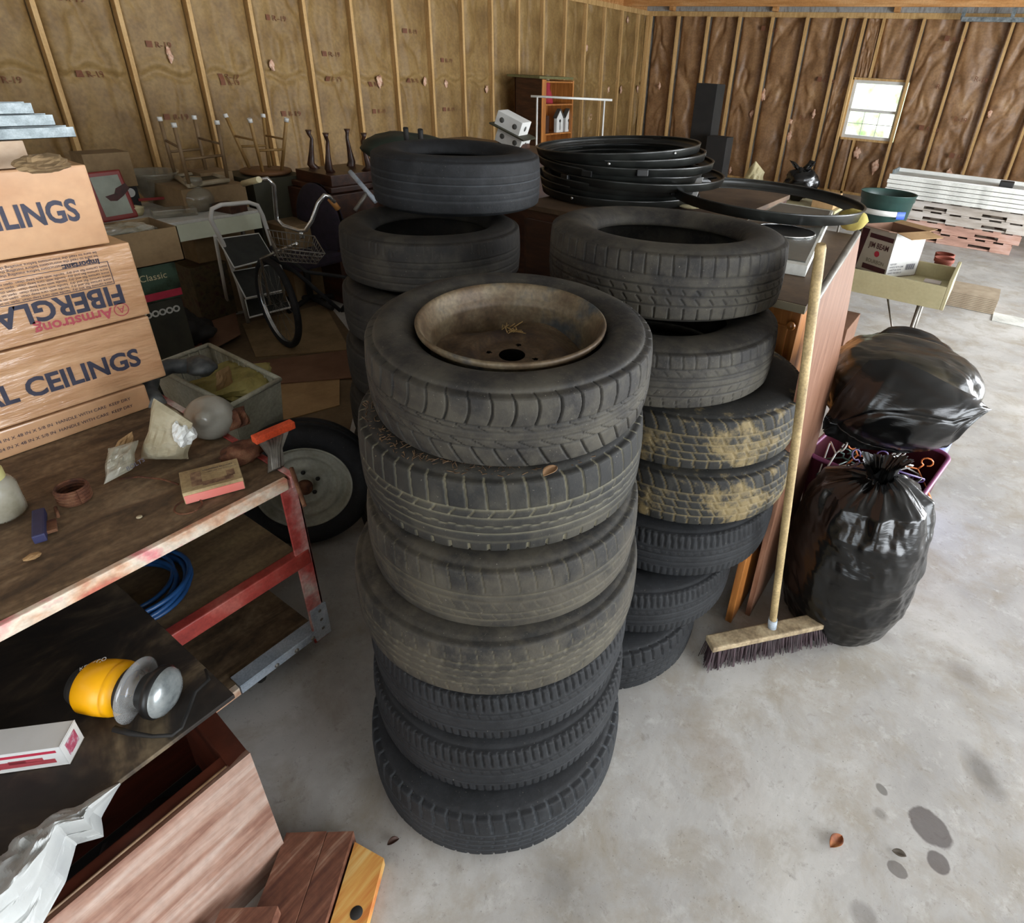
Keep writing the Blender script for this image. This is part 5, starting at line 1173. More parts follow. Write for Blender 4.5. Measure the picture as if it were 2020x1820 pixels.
# table right with beam carton
TX1, TY0 = -.075, 4.226
rt = thing('tray_table', 'beige folding table with raised sides below the whiskey carton', 'table', (-.6, 4.6, 0))
zt0, zt1 = .60, .745; TX0 = -1.10; TY1 = 4.80
MB().box((TX0, TY0, zt0), (TX1-.0205, TY0+.02, zt1), bev=.003).build('front_apron', beige_m, rt)
MB().box((TX1-.02, TY0, zt0), (TX1, TY1, zt1+.04), bev=.003).build('side_apron', beige_m, rt)
MB().box((TX0, TY1-.02, zt0), (TX1, TY1, zt1), bev=.003).build('back_apron', beige_m, rt)
MB().box((TX0+.01, TY0+.021, zt0+.02), (TX1-.021, TY1-.021, zt0+.05)).build('tabletop', beige_m, rt)
for x in (TX0+.1, TX1-.14):
    MB().tube([(x, TY0+.12, 0), (x, TY0+.12, zt0+.02)], .012, 8).build('leg', steel_m, rt)
    MB().tube([(x, TY1-.12, 0), (x, TY1-.12, zt0+.02)], .012, 8).build('leg', steel_m, rt)
    MB().tube([(x, TY0+.12, .12), (x-.25, TY0+.35, zt0)], .007, 6).build('brace', steel_m, rt)
# beam carton
cb0 = at(1700, 545, zt0+.05); cb1 = at(1744, 549, zt0+.05); cb2 = at(1804, 543, zt0+.05)
wc_ = thing('whiskey_carton', 'open whiskey carton with red seal on the beige table', 'box', (cb1.x, cb1.y+.1, zt0+.052))
zz0 = zt0+.052; Hc = .30
B1 = Vector((cb1.x, cb1.y, 0)); B2 = Vector((cb2.x, cb2.y, 0)); B0 = Vector((cb1.x-.245, cb1.y+.14, 0)); e_w = (B2-B1); e_l = (B0-B1); B3 = B2+e_l
LE = e_w.length; LW = e_l.length
faces_ = [(B1, B2), (B2, B3), (B3, B0), (B0, B1)]
mbx = MB(); th_ = .004
for (p, q) in ((B1, B2),): prism([p, q, q+e_l.normalized()*th_, p+e_l.normalized()*th_], zz0, zz0+Hc).build('white_side', cartonwhite_m, wc_)
prism([B0, B1, B1+e_w.normalized()*th_, B0+e_w.normalized()*th_], zz0, zz0+Hc).build('label_side', M('cream_print', ['a8a298', 'b4aea4'], 5), wc_)
prism([B2-e_w.normalized()*th_, B2, B3, B3-e_w.normalized()*th_], zz0, zz0+Hc).build('far_side', cartonbrown_m, wc_)
prism([B0-e_l.normalized()*th_, B3-e_l.normalized()*th_, B3, B0], zz0, zz0+Hc).build('far_side', cartonbrown_m, wc_)
prism([B0, B1, B2, B3], zz0, zz0+.004).build('bottom', cartonbrown_m, wc_)
up_ = Vector((0, 0, 1)); Zt = Vector((0, 0, zz0+Hc))
nW = -e_l.normalized(); nL = -e_w.normalized()
slab('flap', [B1+Zt, B2+Zt, B2+Zt+nW*.09+Vector((.02, 0, -.02)), B1+Zt+nW*.09+Vector((0.02, 0, -.02))], .003, card_m, wc_)
slab('flap', [B0+Zt, B1+Zt, B1+Zt+nL*.08+Vector((0, 0, .012)), B0+Zt+nL*.10+Vector((0, 0, .012))], .003, cartonbrown_m, wc_)
slab('flap', [B3+Zt, B2+Zt, B2+Zt-nL*.08+Vector((0, 0, .01)), B3+Zt-nL*.08+Vector((0, 0, .01))], .003, card_m, wc_)
wn2 = e_l.normalized(); # label side text: face normal = nL
lx = (B1-B0).normalized(); of = nL*.0015
def LP(u, v): return B0+(B1-B0)*u+of+Vector((0, 0, zz0+v))
MBp = MB(); MBp.add([LP(.30, .02), LP(.97, .02), LP(.97, .055), LP(.30, .055)], [(0, 1, 2, 3)]); MBp.add([LP(.30, .23), LP(.97, .23), LP(.97, .26), LP(.30, .26)], [(0, 1, 2, 3)])
MBp.add([LP(.02, .0), LP(.12, .0), LP(.26, .28), LP(.05, .28)], [(0, 1, 2, 3)]); MBp.build('dark_bands', beamprint_m, wc_)
text('JIM BEAM', .05, LP(.34, .17), lx, (0, 0, 1), beamprint_m, wc_, sx=.78, off=.001)
text('BOURBON', .036, LP(.36, .07), lx, (0, 0, 1), M('olive_ink', ['55503c']), wc_, sx=.85)
sl = MB(); nL2 = nL; ctr = LP(.62, .135)
sl.add([ctr]+[ctr+lx*.02*math.cos(a)+up_*.02*math.sin(a) for a in np.linspace(0, 2*PI, 20, endpoint=False)], [(0, k+1, (k+1) % 20+1) for k in range(20)]).build('red_seal', crimson_m, wc_)
ex_ = e_w.normalized(); fo_ = nW*.0015
def WP(u, v): return B1+e_w*u+fo_+Vector((0, 0, zz0+v))
for k, s_ in enumerate(('KEEP DRY', 'HANDLE WITH CARE', '12 BOTTLES 750 ML', 'GLASS  THIS SIDE UP')): text(s_, .017, WP(.06, .085-.02*k), ex_, (0, 0, 1), navyink_m, wc_, sx=.8)
bc = MB()
for k in range(9):
    u = .60+.034*k; bc.add([WP(u, .045), WP(u+.014+.006*(k % 2), .045), WP(u+.014+.006*(k % 2), .085), WP(u, .085)], [(0, 1, 2, 3)])
bc.build('barcode', navyink_m, wc_)
# pots and small box on table
pp = at(1858, 545, zt0+.052)
fp = thing('flower_pot', 'terracotta pot standing in the right end of the beige table', 'pot', (pp.x-.02, pp.y, zt0+.052))
MB().lathe([(0, .002), (.045, .002), (.055, .10), (.062, .10), (.063, .125), (.056, .125), (.045, .02), (0, .02)], 28, T(pp.x-.02, pp.y, zt0+.052)).build('pot', terracotta_m, fp)
MB().lathe([(0, .002), (.045, .002), (.055, .10), (.062, .10), (.063, .125), (.056, .125)], 28, T(pp.x-.03, pp.y+.14, zt0+.052)).build('flower_pot', terracotta_m, label='second terracotta pot, farther back on the beige table', cat='pot')
sb = at(1835, 568, zt0+.052); bx('white_tin', (sb.x-.05, sb.y-.03, zt0+.052), (sb.x+.05, sb.y+.06, zt0+.095), M('tin_white_red', ['b8b0ac', 'c2bcb8'], 4), 'small flat white box in front of the terracotta pots', 'box')
# brown carton below the table
c5 = at(1665, 655, 0); bx('brown_carton', (-1.0, 4.05, 0), (-.55, 4.45, .40), cartonbrown_m, 'plain brown carton on the floor under the beige table', 'box')
# pallets and door sections
gp = thing
def pallet(z, x0, y0, x1, mat, label, dx=0):
    t = thing('pallet', label, 'pallet', ((x0+x1)/2, y0+.4, z), 'stacked wooden pallets')
    L = x1-x0; ang = .0
    hgt = .125
    MB().box((x0, y0, z), (x1, y0+.09, z+.018)).build('bottom_board', mat, t)
    MB().box((x0, y0+.7, z), (x1, y0+.79, z+.018)).build('bottom_board', mat, t)
    for k in range(3):
        xx = x0+(L-.10)*k/2
        MB().box((xx, y0+.003, z+.018), (xx+.10, y0+.787, z+.018+.085)).build('stringer', mat, t)
    # notched front stringer board
    for k in range(3):
        w0 = x0+.02+L*(.05+.33*k); 
    MB().box((x0, y0-.015, z+.055), (x1, y0+.0, z+.107)).build('side_board', mat, t)
    for k in range(2):
        a_, b_ = [(.0, .18), (.38, .62), (.82, 1.0)][k if k else 0], None
    for (ua, ub) in ((0, .17), (.36, .64), (.83, 1)): MB().box((x0+L*ua, y0-.014, z), (x0+L*ub, y0-.001, z+.055)).build('side_board', mat, t)
    for k in range(7): MB().box((x0+ (L-.10)*k/6, y0-.01, z+.108), (x0+(L-.10)*k/6+.09, y0+.80, z+.124)).build('deck_board', mat, t)
pl = [('lowest reddish pallet under the white door sections', palletred_m, -.98, .22), ('reddish pallet second from the floor', palletred_m, -.99, .28), ('grey pallet third from the floor', pallet_m, -1.0, .34), ('topmost grey pallet under the white door sections', pallet_m, -1.02, .30)]
PY = 9.35
for k, (lb, mt, xa, xb2) in enumerate(pl):
    pallet(.003+.126*k, xa, PY+.02*(k % 2), xb2+.10, mt, lb)
zb0 = .003+.126*4+.004
nsec = 5
for k in range(nsec):
    z = zb0+k*.052
    ds = thing('door_section', '%s long white overhead door section on the pallets' % ['lowest', 'second', 'middle', 'fourth', 'topmost'][k], 'door panel', (-.1, PY+.2, z), 'white door sections on pallets')
    x0, x1 = -1.28-.01*(k % 2), 1.9; y0, y1 = PY-.07, PY+.50
    MB().box((x0, y0, z), (x1, y1, z+.046), bev=.004).build('panel', dirtywhite_m, ds)
    if k == nsec-1:
        MB().box((x0, y0-.004, z+.046), (x1, y0+.02, z+.06)).build('lip', white_m, ds)
        MB().box((x0+.02, y1-.03, z+.046), (x1, y1, z+.09), bev=.003).build('back_rail', white_m, ds)
        MB().box((x0+.01, y0+.1, z+.046), (x0+.03, y1, z+.10)).build('end_bracket', galv_m, ds)
        MB().box((-.05, y0+.15, z+.046), (.10, y0+.32, z+.11), bev=.01).build('hinge', blackmatte_m, ds)
# stacks of flooring / sheets on the floor
a = at(1875, 566, 0)
for k in range(9):
    MB().box((-.14+.004*(k % 3), 6.55, .003+k*.016), (.28-.004*(k % 2), 6.95, .017+k*.016)).build('floor_tile', tile_m, label='tan square floor tile, %s in the small pile on the floor' % ['lowest', 'second', 'third', 'fourth', 'middle', 'sixth', 'seventh', 'eighth', 'topmost'][k], cat='tile', group='pile of floor tiles by the beige table')
bx('white_sheet', (.28, 6.35, .002), (.75, 6.62, .008), dirtywhite_m, 'thin white sheet lying flat on the bright floor', 'sheet', bev=0)

# ================================================================== BACK LEFT CLUTTER
# garment rack
g_a, g_b = at(1055, 190, 1.44), at(1200, 197, 1.44)
gr = thing('garment_rack', 'white tubular garment rack in front of the bookcase', 'clothes rack', ((g_a+g_b)/2*1.0).to_2d().to_3d())
dg_ = (g_b-g_a).normalized(); dn = Vector((-dg_.y, dg_.x, 0))
MB().tube([g_a-dg_*.05, g_b+dg_*.05], .014, 10).build('top_bar', white_m, gr)
for p in (g_a+dg_*.03, g_b-dg_*.05):
    MB().tube([Vector((p.x, p.y, .03)), p], .012, 8).build('upright', white_m, gr)
    MB().tube([Vector((p.x, p.y, .03))-dn*.2, Vector((p.x, p.y, .03))+dn*.2], .014, 8).build('foot', white_m, gr)
# bookcase near left wall
Xb = -6.0
a = onX(1035, 152, Xb); 
bk = thing('bookcase', 'brown open bookcase against the left wall with birdhouses', 'bookcase', (-6.2, 8.2, 0))
Ybk = 8.35; ya = onX(1062, 160, -5.9); 
Y0 = onX(1068, 200, -5.95).y; Y1 = onX(1131, 200, -5.95).y; Zt_ = onX(1068, 155, -5.95).z
Xf, Xk = -5.95, -6.45
MB().box((Xk, Y0, 0), (Xf, Y0+.03, Zt_), bev=.002).build('side', darkwood_m, bk)
MB().box((Xk, Y1-.03, 0), (Xf, Y1, Zt_-.02), bev=.002).build('side', pine_m, bk)
MB().box((Xk, Y0, 0), (Xk+.02, Y1, Zt_)).build('back_panel', pine_m, bk)
MB().box((Xf-.01, Y0+.001, 0), (Xf+.01, Y0+.10, Zt_-.01)).build('face_stile', pine_m, bk)
sz = [Zt_-.03, onX(1100, 205, -5.95).z, onX(1100, 262, -5.95).z, .25, .02]
for z in sz: MB().box((Xk+.02, Y0+.03, z-.02), (Xf, Y1-.03, z)).build('shelf', pine_m, bk)
MB().box((Xk-.05, Y0-.12, Zt_), (Xf+.05, Y1-.1, Zt_+.03)).build('rack_grille', M('olive_grille', ['5a5836', '6c6a44'], 40), label='olive slatted grille lying on top of the bookcase', cat='grille')
# doll and birdhouses
dz_ = sz[1]; dy = (Y0+.10+Y1-.03)/2
dl = thing('doll', 'small figurine in a red dress on the upper bookcase shelf', 'figurine', (-6.15, dy-.05, dz_))
MB().lathe([(0, .0), (.10, .0), (.085, .10), (.045, .20), (.05, .26), (.03, .29), (0, .295)], 20, T(-6.15, dy-.05, dz_)).build('dress', magenta_m, dl)
MB().lathe([(0, .28), (.035, .30), (.045, .335), (.035, .37), (0, .385)], 16, T(-6.15, dy-.05, dz_)).build('head', M('doll_head', ['8c7456', 'a89474'], 9), dl)
for i, (px, lb) in enumerate(((1099, 'left'), (1116, 'right'))):
    p = onX(px, 255, -6.05); yy = p.y; z0 = sz[2]
    bh = thing('birdhouse', 'little white birdhouse, %s one on the bookcase shelf' % lb, 'birdhouse', (-6.1, yy, z0), 'white birdhouses')
    w2 = .085; hh = .20
    MB().add([(-6.05, yy-w2, z0), (-6.05, yy+w2, z0), (-6.05, yy+w2, z0+hh), (-6.05, yy, z0+hh+.11), (-6.05, yy-w2, z0+hh)]+[(-6.0, yy-w2, z0), (-6.0, yy+w2, z0), (-6.0, yy+w2, z0+hh), (-6.0, yy, z0+hh+.11), (-6.0, yy-w2, z0+hh)],
        [(4, 3, 2, 1, 0), (5, 6, 7, 8, 9), (0, 1, 6, 5), (1, 2, 7, 6), (4, 0, 5, 9)]).build('body', white_m, bh)
    MB().add([(-6.06, yy, z0+hh+.125), (-5.99, yy, z0+hh+.125), (-5.99, yy+w2+.02, z0+hh+.0), (-6.06, yy+w2+.02, z0+hh+.0), (-6.06, yy-w2-.02, z0+hh+.0), (-5.99, yy-w2-.02, z0+hh+.0)], [(0, 1, 2, 3), (0, 4, 5, 1)]).build('roof', M('grey_roof', ['4a4640', '5a564e'], 9), bh, solid=.012)
    MB().lathe([(0, .001), (.022, .001), (.023, 0)], 16, T(-5.999, yy, z0+hh*.8) @ Ry(PI/2)).build('entrance_hole', blackmatte_m, bh)
    MB().box((-5.999, yy-.006, z0+.03), (-5.996, yy+.006, z0+hh*.7)).build('perch_line', blackmatte_m, bh)
# stack of small books/boxes on shelf left
bx('small_crate', (-6.2, Y0+.14, sz[2]), (-6.0, Y0+.27, sz[2]+.24), darkwood_m, 'small dark crate left of the birdhouses', 'crate')
# white speaker cube thing at (980-1045, 220-268)
cu = at(1012, 245, 1.40)
wf1 = thing('gift_box', 'tilted white box with round grey dots behind the askew tyre', 'box', (-3.55, 3.95, 1.28))
# stand for it: a hidden dark shelf unit
bx('dark_shelf_unit', (-4.25, 3.9, 0), (-3.05, 4.5, 1.18), darkwood_m, 'dark shelf unit partly hidden behind the back-left tyres', 'cabinet')
c6 = at(1012, 262, 1.215); c6 = Vector((c6.x, c6.y, 0)); s6 = 1
pL = ray(1012, 250); tt = 4.55/pL.y; pc6 = Vector((pL.x*tt, 4.25, 0)); pc6.x = pL.x*(4.25/pL.y); 
zc6 = CAMH+pL.z*(4.25/pL.y)
for kk, (dz6, lab6) in enumerate(((.03, 'upper'), (-.09, 'lower'))):
    Mq = T(pc6.x, 4.25, zc6+dz6) @ Rz(.25) @ Ry(R_(20)) 
    o6 = MB().box((-.115, -.09, -.055), (.115, .09, .055), bev=.004).xf(Mq).build('box_%s' % 'shell', white_m, wf1)
    dd6 = MB()
    for (x, y_, nrm) in ((-.06, -.0915, 0), (.06, -.0915, 0)):
        dd6.lathe([(0, .001), (.02, .001), (.021, 0)], 16, Mq @ T(x, y_, 0) @ Rx(PI/2))
    dd6.lathe([(0, .001), (.02, .001), (.021, 0)], 16, Mq @ T(.1155, 0, 0) @ Ry(PI/2))
    dd6.build('dot', M('grey_dot', ['4c4c48']), o6)
MB().box((-.16, -.13, -.006), (.16, .13, .006)).xf(T(pc6.x, 4.25, zc6-.03) @ Rz(.25) @ Ry(R_(20))).build('divider_board', olive_m, wf1)
Mk = T(pc6.x, 4.25, 0)
MB().box((pc6.x-.12, 4.2, 1.18), (pc6.x+.12, 4.32, zc6-.12)).build('support_crate', darkwood_m, label='low dark crate under the tilted white box', cat='crate')

# folding table (white apron) and things on it
ft = thing('display_table', 'white table loaded with glassware near the left wall', 'table', (-4.2, 1.9, 0))
FZ = .77; FX = -4.42
MB().box((-5.15, .55, FZ-.02), (FX, 2.50, FZ), bev=.003).build('tabletop', dirtywhite_m, ft)
MB().box((FX-.02, 1.2, FZ-.13), (FX, 2.50, FZ-.02), bev=.002).build('apron', M('pale_green_white', ['c4c9b2', 'd4d9c4'], 5, rough=.5), ft)
for (x, y) in ((-5.05, .65), (-5.05, 2.40), (FX-.1, .65), (FX-.1, 2.40)): MB().tube([(x, y, 0), (x, y, FZ-.02)], .015, 8).build('leg', steel_m, ft)
def Zt2(px, py, z=FZ): return at(px, py, z)
# glassware
p = Zt2(395, 415); jt = thing('glass_jar', 'round glass jar with stopper on the display table', 'jar', (p.x, p.y, FZ))
MB().lathe([(0, .003), (.07, .003), (.10, .05), (.105, .09), (.085, .135), (.045, .155), (.04, .17), (.055, .18), (.058, .21), (.05, .225), (0, .23)], 36, T(p.x, p.y, FZ)).build('glass', glass_m, jt)
p = Zt2(312, 398); MB().lathe([(0, .002), (.06, .002), (.065, .01), (.12, .10), (.175, .20), (.18, .215), (.172, .21), (.11, .10), (.055, .015), (0, .012)], 40, T(p.x, p.y, FZ)).build('glass_bowl', glass_m, label='large clear glass punch bowl left of the glass jar', cat='bowl')
p = Zt2(345, 425); MB().box((-.13, -.06, 0), (.13, .06, .05), T(p.x, p.y, FZ) @ Rz(1.3), bev=.006).build('glass_dish', glass_m, label='rectangular glass dish in front of the punch bowl', cat='dish')
p = Zt2(325, 412); MB().box((-.12, -.006, 0), (.12, .006, .018), T(p.x-.05, p.y, FZ+.055) @ Rz(1.3), bev=.002).build('red_lid', M('red_lid', ['7a1a18', '8c2420'], 5), label='dark red lid edge lying on the rectangular glass dish', cat='lid')
p = Zt2(272, 425); MB().lathe([(0, .002), (.03, .002), (.045, .03), (.045, .05), (.05, .055), (0, .07)], 24, T(p.x, p.y, FZ)).build('sugar_bowl', cream_m, label='small cream dotted dish by the red framed picture', cat='dish')
# red framed picture (leaning)
f_a, f_b = at(205, 440, FZ), at(275, 428, FZ)
fp_ = thing('framed_picture', 'red framed picture of a dark bird leaning beside the cartons', 'picture', (f_a.x, f_a.y, FZ))
uu = (f_b-f_a); uu.z = 0; wdt = uu.length; uu.normalize(); nn_ = Vector((uu.y, -uu.x, 0)); hgt = .30
Fm = frame(f_a+Vector((0, 0, .002)), uu, (0, 0, 1)) @ Rx(R_(-12))
MB().box((0, 0, 0), (wdt, .018, hgt), bev=.01).xf(Fm).build('frame', M('red_frame', ['6f1c16', '84261e'], 6, rough=.4), fp_)
MB().box((.028, -.002, .03), (wdt-.028, .0, hgt-.03), bev=.0).xf(Fm).build('picture_face', M('pale_picture', ['7f8478', '989d90'], 5), fp_)
bird = MB()
bird.add([(.07, -.003, .15), (.13, -.003, .16), (.15, -.003, .19), (.22, -.003, .215), (.235, -.003, .18), (.18, -.003, .14), (.13, -.003, .115), (.09, -.003, .12)], [tuple(range(8))[::-1]])
bird.xf(Fm).build('bird_shape', M('bird_dark', ['2e1c16', '4a1c1a'], 20), fp_)
# brown carton behind, black/yellow box
p = at(215, 345, .95)
bx('plain_carton', (-5.15, 1.0, FZ), (-4.72, 1.62, 1.16), cardd_m, 'plain tan carton at the back of the display table', 'box') if 0 else None
pz1 = onX(160, 305, -4.95); pz2 = onX(258, 312, -4.95); pz3 = onX(262, 345, -4.95)
ob1 = bx('plain_carton', (-5.14, pz1.y, FZ+.151), (-4.95, pz2.y, pz1.z), cardd_m, 'plain tan carton above the black printed box on the display table', 'box')
ob2 = thing('printed_box', 'black box with yellow lettering on the display table', 'box', (-5.05, (pz1.y+pz3.y)/2, FZ))
MB().box((-5.14, pz1.y-.1, FZ+.001), (-4.94, pz3.y, FZ+.15), bev=.003).build('body', blackmatte_m, ob2)
text('GLASS BEVERAGE SET', .045, (-4.938, pz3.y-.10, FZ+.10), Yd, Zd, M('yellow_ink', ['a09a4a']), ob2, align='RIGHT', sx=.8)
MB().lathe([(0, .0), (.03, .0)], 18, T(-4.938, pz3.y-.05, FZ+.115) @ Ry(PI/2)).build('oval_badge', cartonwhite_m, ob2)
# carton behind ladder (with tan lids)
p = at(425, 390, FZ); bx('tan_carton', (p.x-.12, p.y-.12, FZ), (p.x+.10, p.y+.12, FZ+.20), cardd_m, 'tan open carton right of the glass jar', 'box')
p = at(450, 415, FZ); tg = MB().box((-.10, -.07, 0), (.10, .07, .05), T(p.x+.02, p.y, FZ) @ Rz(.2), bev=.004).build('wood_box', darkwood_m, label='low dark wooden box behind the step ladder top', cat='box')
# open carton of wrapped glass in front
oc = thing('open_carton', 'open brown carton of glassware in front of the display table', 'box', (-3.62, 1.2, .76))
qa, qb = onX(365, 510, -3.6), onX(262, 532, -3.6)
u1 = (qa-qb); u1.z = 0; u1.normalize(); w1 = Vector((u1.y, -u1.x, 0)); w1 = -w1 if w1.x > 0 else w1
qb = qa-u1*.42; fz0, fz1 = .76, .94; dpt = .30
for (p, q, nm) in ((qb, qa, 'front_wall'), (qa, qa+w1*dpt, 'side_wall'), (qa+w1*dpt, qb+w1*dpt, 'back_wall'), (qb+w1*dpt, qb, 'side_wall')):
    t_ = (qa+qb+w1*dpt)/2-(p+q)/2; t_.z = 0; t_.normalize(); prism([p, q, q+t_*.005, p+t_*.005], fz0, fz1).build(nm, cardd_m, oc)
prism([qb, qa, qa+w1*dpt, qb+w1*dpt], fz0, fz0+.005).build('floor_panel', cardd_m, oc)
ctr_ = (qa+qb+w1*dpt)/2
for k in range(4):
    pp_ = ctr_+u1*(-.14+.09*k); MB().lathe([(0, .0), (.03, .0), (.035, .08), (.032, .12), (.03, .12), (.03, .01), (0, .01)], 18, T(pp_.x, pp_.y, fz0+.006)).build('drinking_glass', glass_m, label='drinking glass in the open carton, %s from its left end' % ['first', 'second', 'third', 'fourth'][k], cat='glass', group='glasses in the open carton')
cw_ = ctr_+Vector((0, 0, fz0+.15)); blob('plastic_wrap', (ctr_.x, ctr_.y, fz0+.155), (.12, .17, .045), clear_m, 34, 18, .5, 7, flat=True, label='crumpled clear plastic wrap filling the open carton', cat='plastic')
# its support: green/red boxes beneath
X_ = -3.625
zg = onX(362, 583, X_).z; zm = onX(366, 618, X_).z
def pxbox(name, pa, pb, Z0, Z1, depth, mat, label, cat='box'):
    a, b = onX(*pa, X_), onX(*pb, X_); a.y = b.y-.38; a.z = b.z = Z0; u = (b-a); u.z = 0; u.normalize(); w = Vector((-u.y, u.x, 0)); 
    w = w if w.x < 0 else -w
    t = thing(name, label, cat, (a.x, a.y, Z0)); prism([a, b, b+w*depth, a+w*depth], Z0, Z1).build('body', mat, t); return t, a, b, u, w
gx, ga, gb, gu, gw = pxbox('gift_set_box', (215, 625), (362, 583), zg, .757, .28, M('green_black_print', ['101a10', '22301f', '3a5040'], 5, rough=.4, lo=.42, hi=.6), 'dark green printed box with dotted front beneath the open carton')
text('Classic', .05, ga+(gb-ga)*.50+Vector((.004, -.004, .12)), gu, (0, 0, 1), cream_m, gx)
slab('red_band', [ga+Vector((.003, -.003, .01)), gb+Vector((.003, -.003, .01)), gb+Vector((.003, -.003, .05)), ga+Vector((.003, -.003, .05))], .001, crimson_m, gx)
gx2, ga2, gb2, gu2, gw2 = pxbox('game_box', (210, 655), (366, 618), (zm-.14)*0+.048, zg-.003, .26, M('grey_olive_print', ['24241e', '36362c'], 6, rough=.5), 'grey box with a row of white circles low in the dark')
for k in range(5):
    c = ga2+(gb2-ga2)*(.52+.095*k)+Vector((.003, -.003, .19)); z = gu2.cross(Vector((0, 0, 1)))
    c.z = zg-.06
    MB().lathe([(.010, .001), (.019, .001)], 20, frame(c, gu2, z)).build('white_circle', dirtywhite_m, gx2)
bx('floor_plinth', (-4.0, .8, .0), (-3.4, 1.55, .045), blackmatte_m, 'flat black tray on the floor under the dark printed boxes', 'tray')
p = at(395, 535, .35); bx('framed_tray', (p.x-.16, p.y-.12, .02), (p.x+.12, p.y+.14, .42), M('dark_print', ['2e2618', '4a3f26', '3a1c14'], 14), 'dark framed panel in the shade under the display table', 'panel')
# dark clutter on the floor below table
blob('dark_coat', at(350, 655, .12), (.22, .2, .12), blackmatte_m, 30, 18, .5, 6, label='black cloth heap on the floor under the display table', cat='cloth')
# floor cardboard sheets
def sheet(pts, z, mat, label, name='cardboard_sheet', th=.006):
    q = [at(px, py, z) for px, py in pts]; n = len(q); vs = [Vector((p.x, p.y, zz)) for zz in (z, z+th) for p in q]
    return MB().add(vs, [tuple(range(n))[::-1], tuple(range(n, 2*n))]+[(i, (i+1) % n, (i+1) % n+n, i+n) for i in range(n)]).build(name, mat, label=label, cat='cardboard')
sheet([(478, 640), (640, 600), (690, 690), (505, 705)], .003, cardd_m, 'large flattened cardboard sheet under the bicycle wheel')
sheet([(500, 715), (700, 690), (700, 745), (520, 760)], .012, cartonbrown_m, 'brown cardboard strip beside the grey tote')
sheet([(520, 762), (670, 748), (670, 800), (560, 830)], .003, card_m, 'tan cardboard sheet behind the spare wheel')
sheet([(330, 655), (395, 655), (400, 685), (345, 690)], .05, M('salmon_brown', ['7c4030', '8c5040'], 5), 'reddish torn cardboard near the white bin')
sheet([(400, 640), (465, 618), (475, 660), (420, 690)], .04, cartonbrown_m, 'torn brown cardboard left of the step ladder foot')

sheet([(325, 645), (640, 590), (725, 700), (690, 850), (470, 860), (330, 770)], .0012, M('brown_floor_paper', ['4c3c28', '5f4c34', '6b5840'], 3, rough=.85, fine=.12), 'large dirty brown paper spread under all the floor cardboard', 'floor_paper', .0015)
# stools upside down
def stool(tips, seatpx, Z0, X, square, label):
    """tips px list of four foot tips (upwards); seat height Z0"""
    st = thing('bar_stool', label, 'stool', (X, onX(*seatpx, X).y, Z0), 'stools stored upside down')
    T4 = tips
    c = sum(T4, Vector())/4; S4 = []
    for p in T4:
        q = Vector((c.x, c.y, 0))+(Vector((p.x, p.y, 0))-Vector((c.x, c.y, 0)))*(.80 if square else .62); q.z = Z0+.03; S4.append(q)
    if square:
        mb = MB(); e = .05
        for i in range(4):
            a, b = S4[i], S4[(i+1) % 4]; mb.tube([Vector((a.x, a.y, Z0+.015)), Vector((b.x, b.y, Z0+.015))], .022, 4)
        mb.build('seat_frame', M('pale_seat', ['8d8068', 'a59980'], 9), st)
        MB().add([Vector((p.x, p.y, Z0+.01)) for p in S4], [(0, 1, 2, 3)]).build('seat_pad', olive_m, st, solid=.012)
    else:
        MB().lathe([(0, 0), (.17, 0), (.19, .015), (.185, .03), (0, .03)], 32, T(c.x, c.y, Z0)).build('seat', M('stool_wood', ['5c3c22', '74502e'], 6), st)
    lm_ = M('stool_leg', ['6a5438', '7d6546'], 9) if square else M('stool_leg_light', ['8a6a3a', 'a07e48'], 9)
    for p, q in zip(T4, S4):
        l = MB().tube([q, p], .013, 8).build('leg', lm_, st); d = (p-q).normalized()
        MB().tube([p-d*.015, p+d*.012], .017, 8).build('foot_tip', white_m, l)
    for f, pairs in ((.72, ((0, 2), (1, 3))), (.55, ((0, 1), (2, 3)))):
        for i, j in pairs: MB().tube([S4[i].lerp(T4[i], f), S4[j].lerp(T4[j], f)], .009, 6).build('rung', lm_, st)
    return st
def ray_at_dist(px, py, X, Z): return at(px, py, Z)
ZT = 1.33
tipsA = [at(315, 234, ZT), at(343, 245, ZT), at(383, 231, ZT), at(428, 241, ZT)]
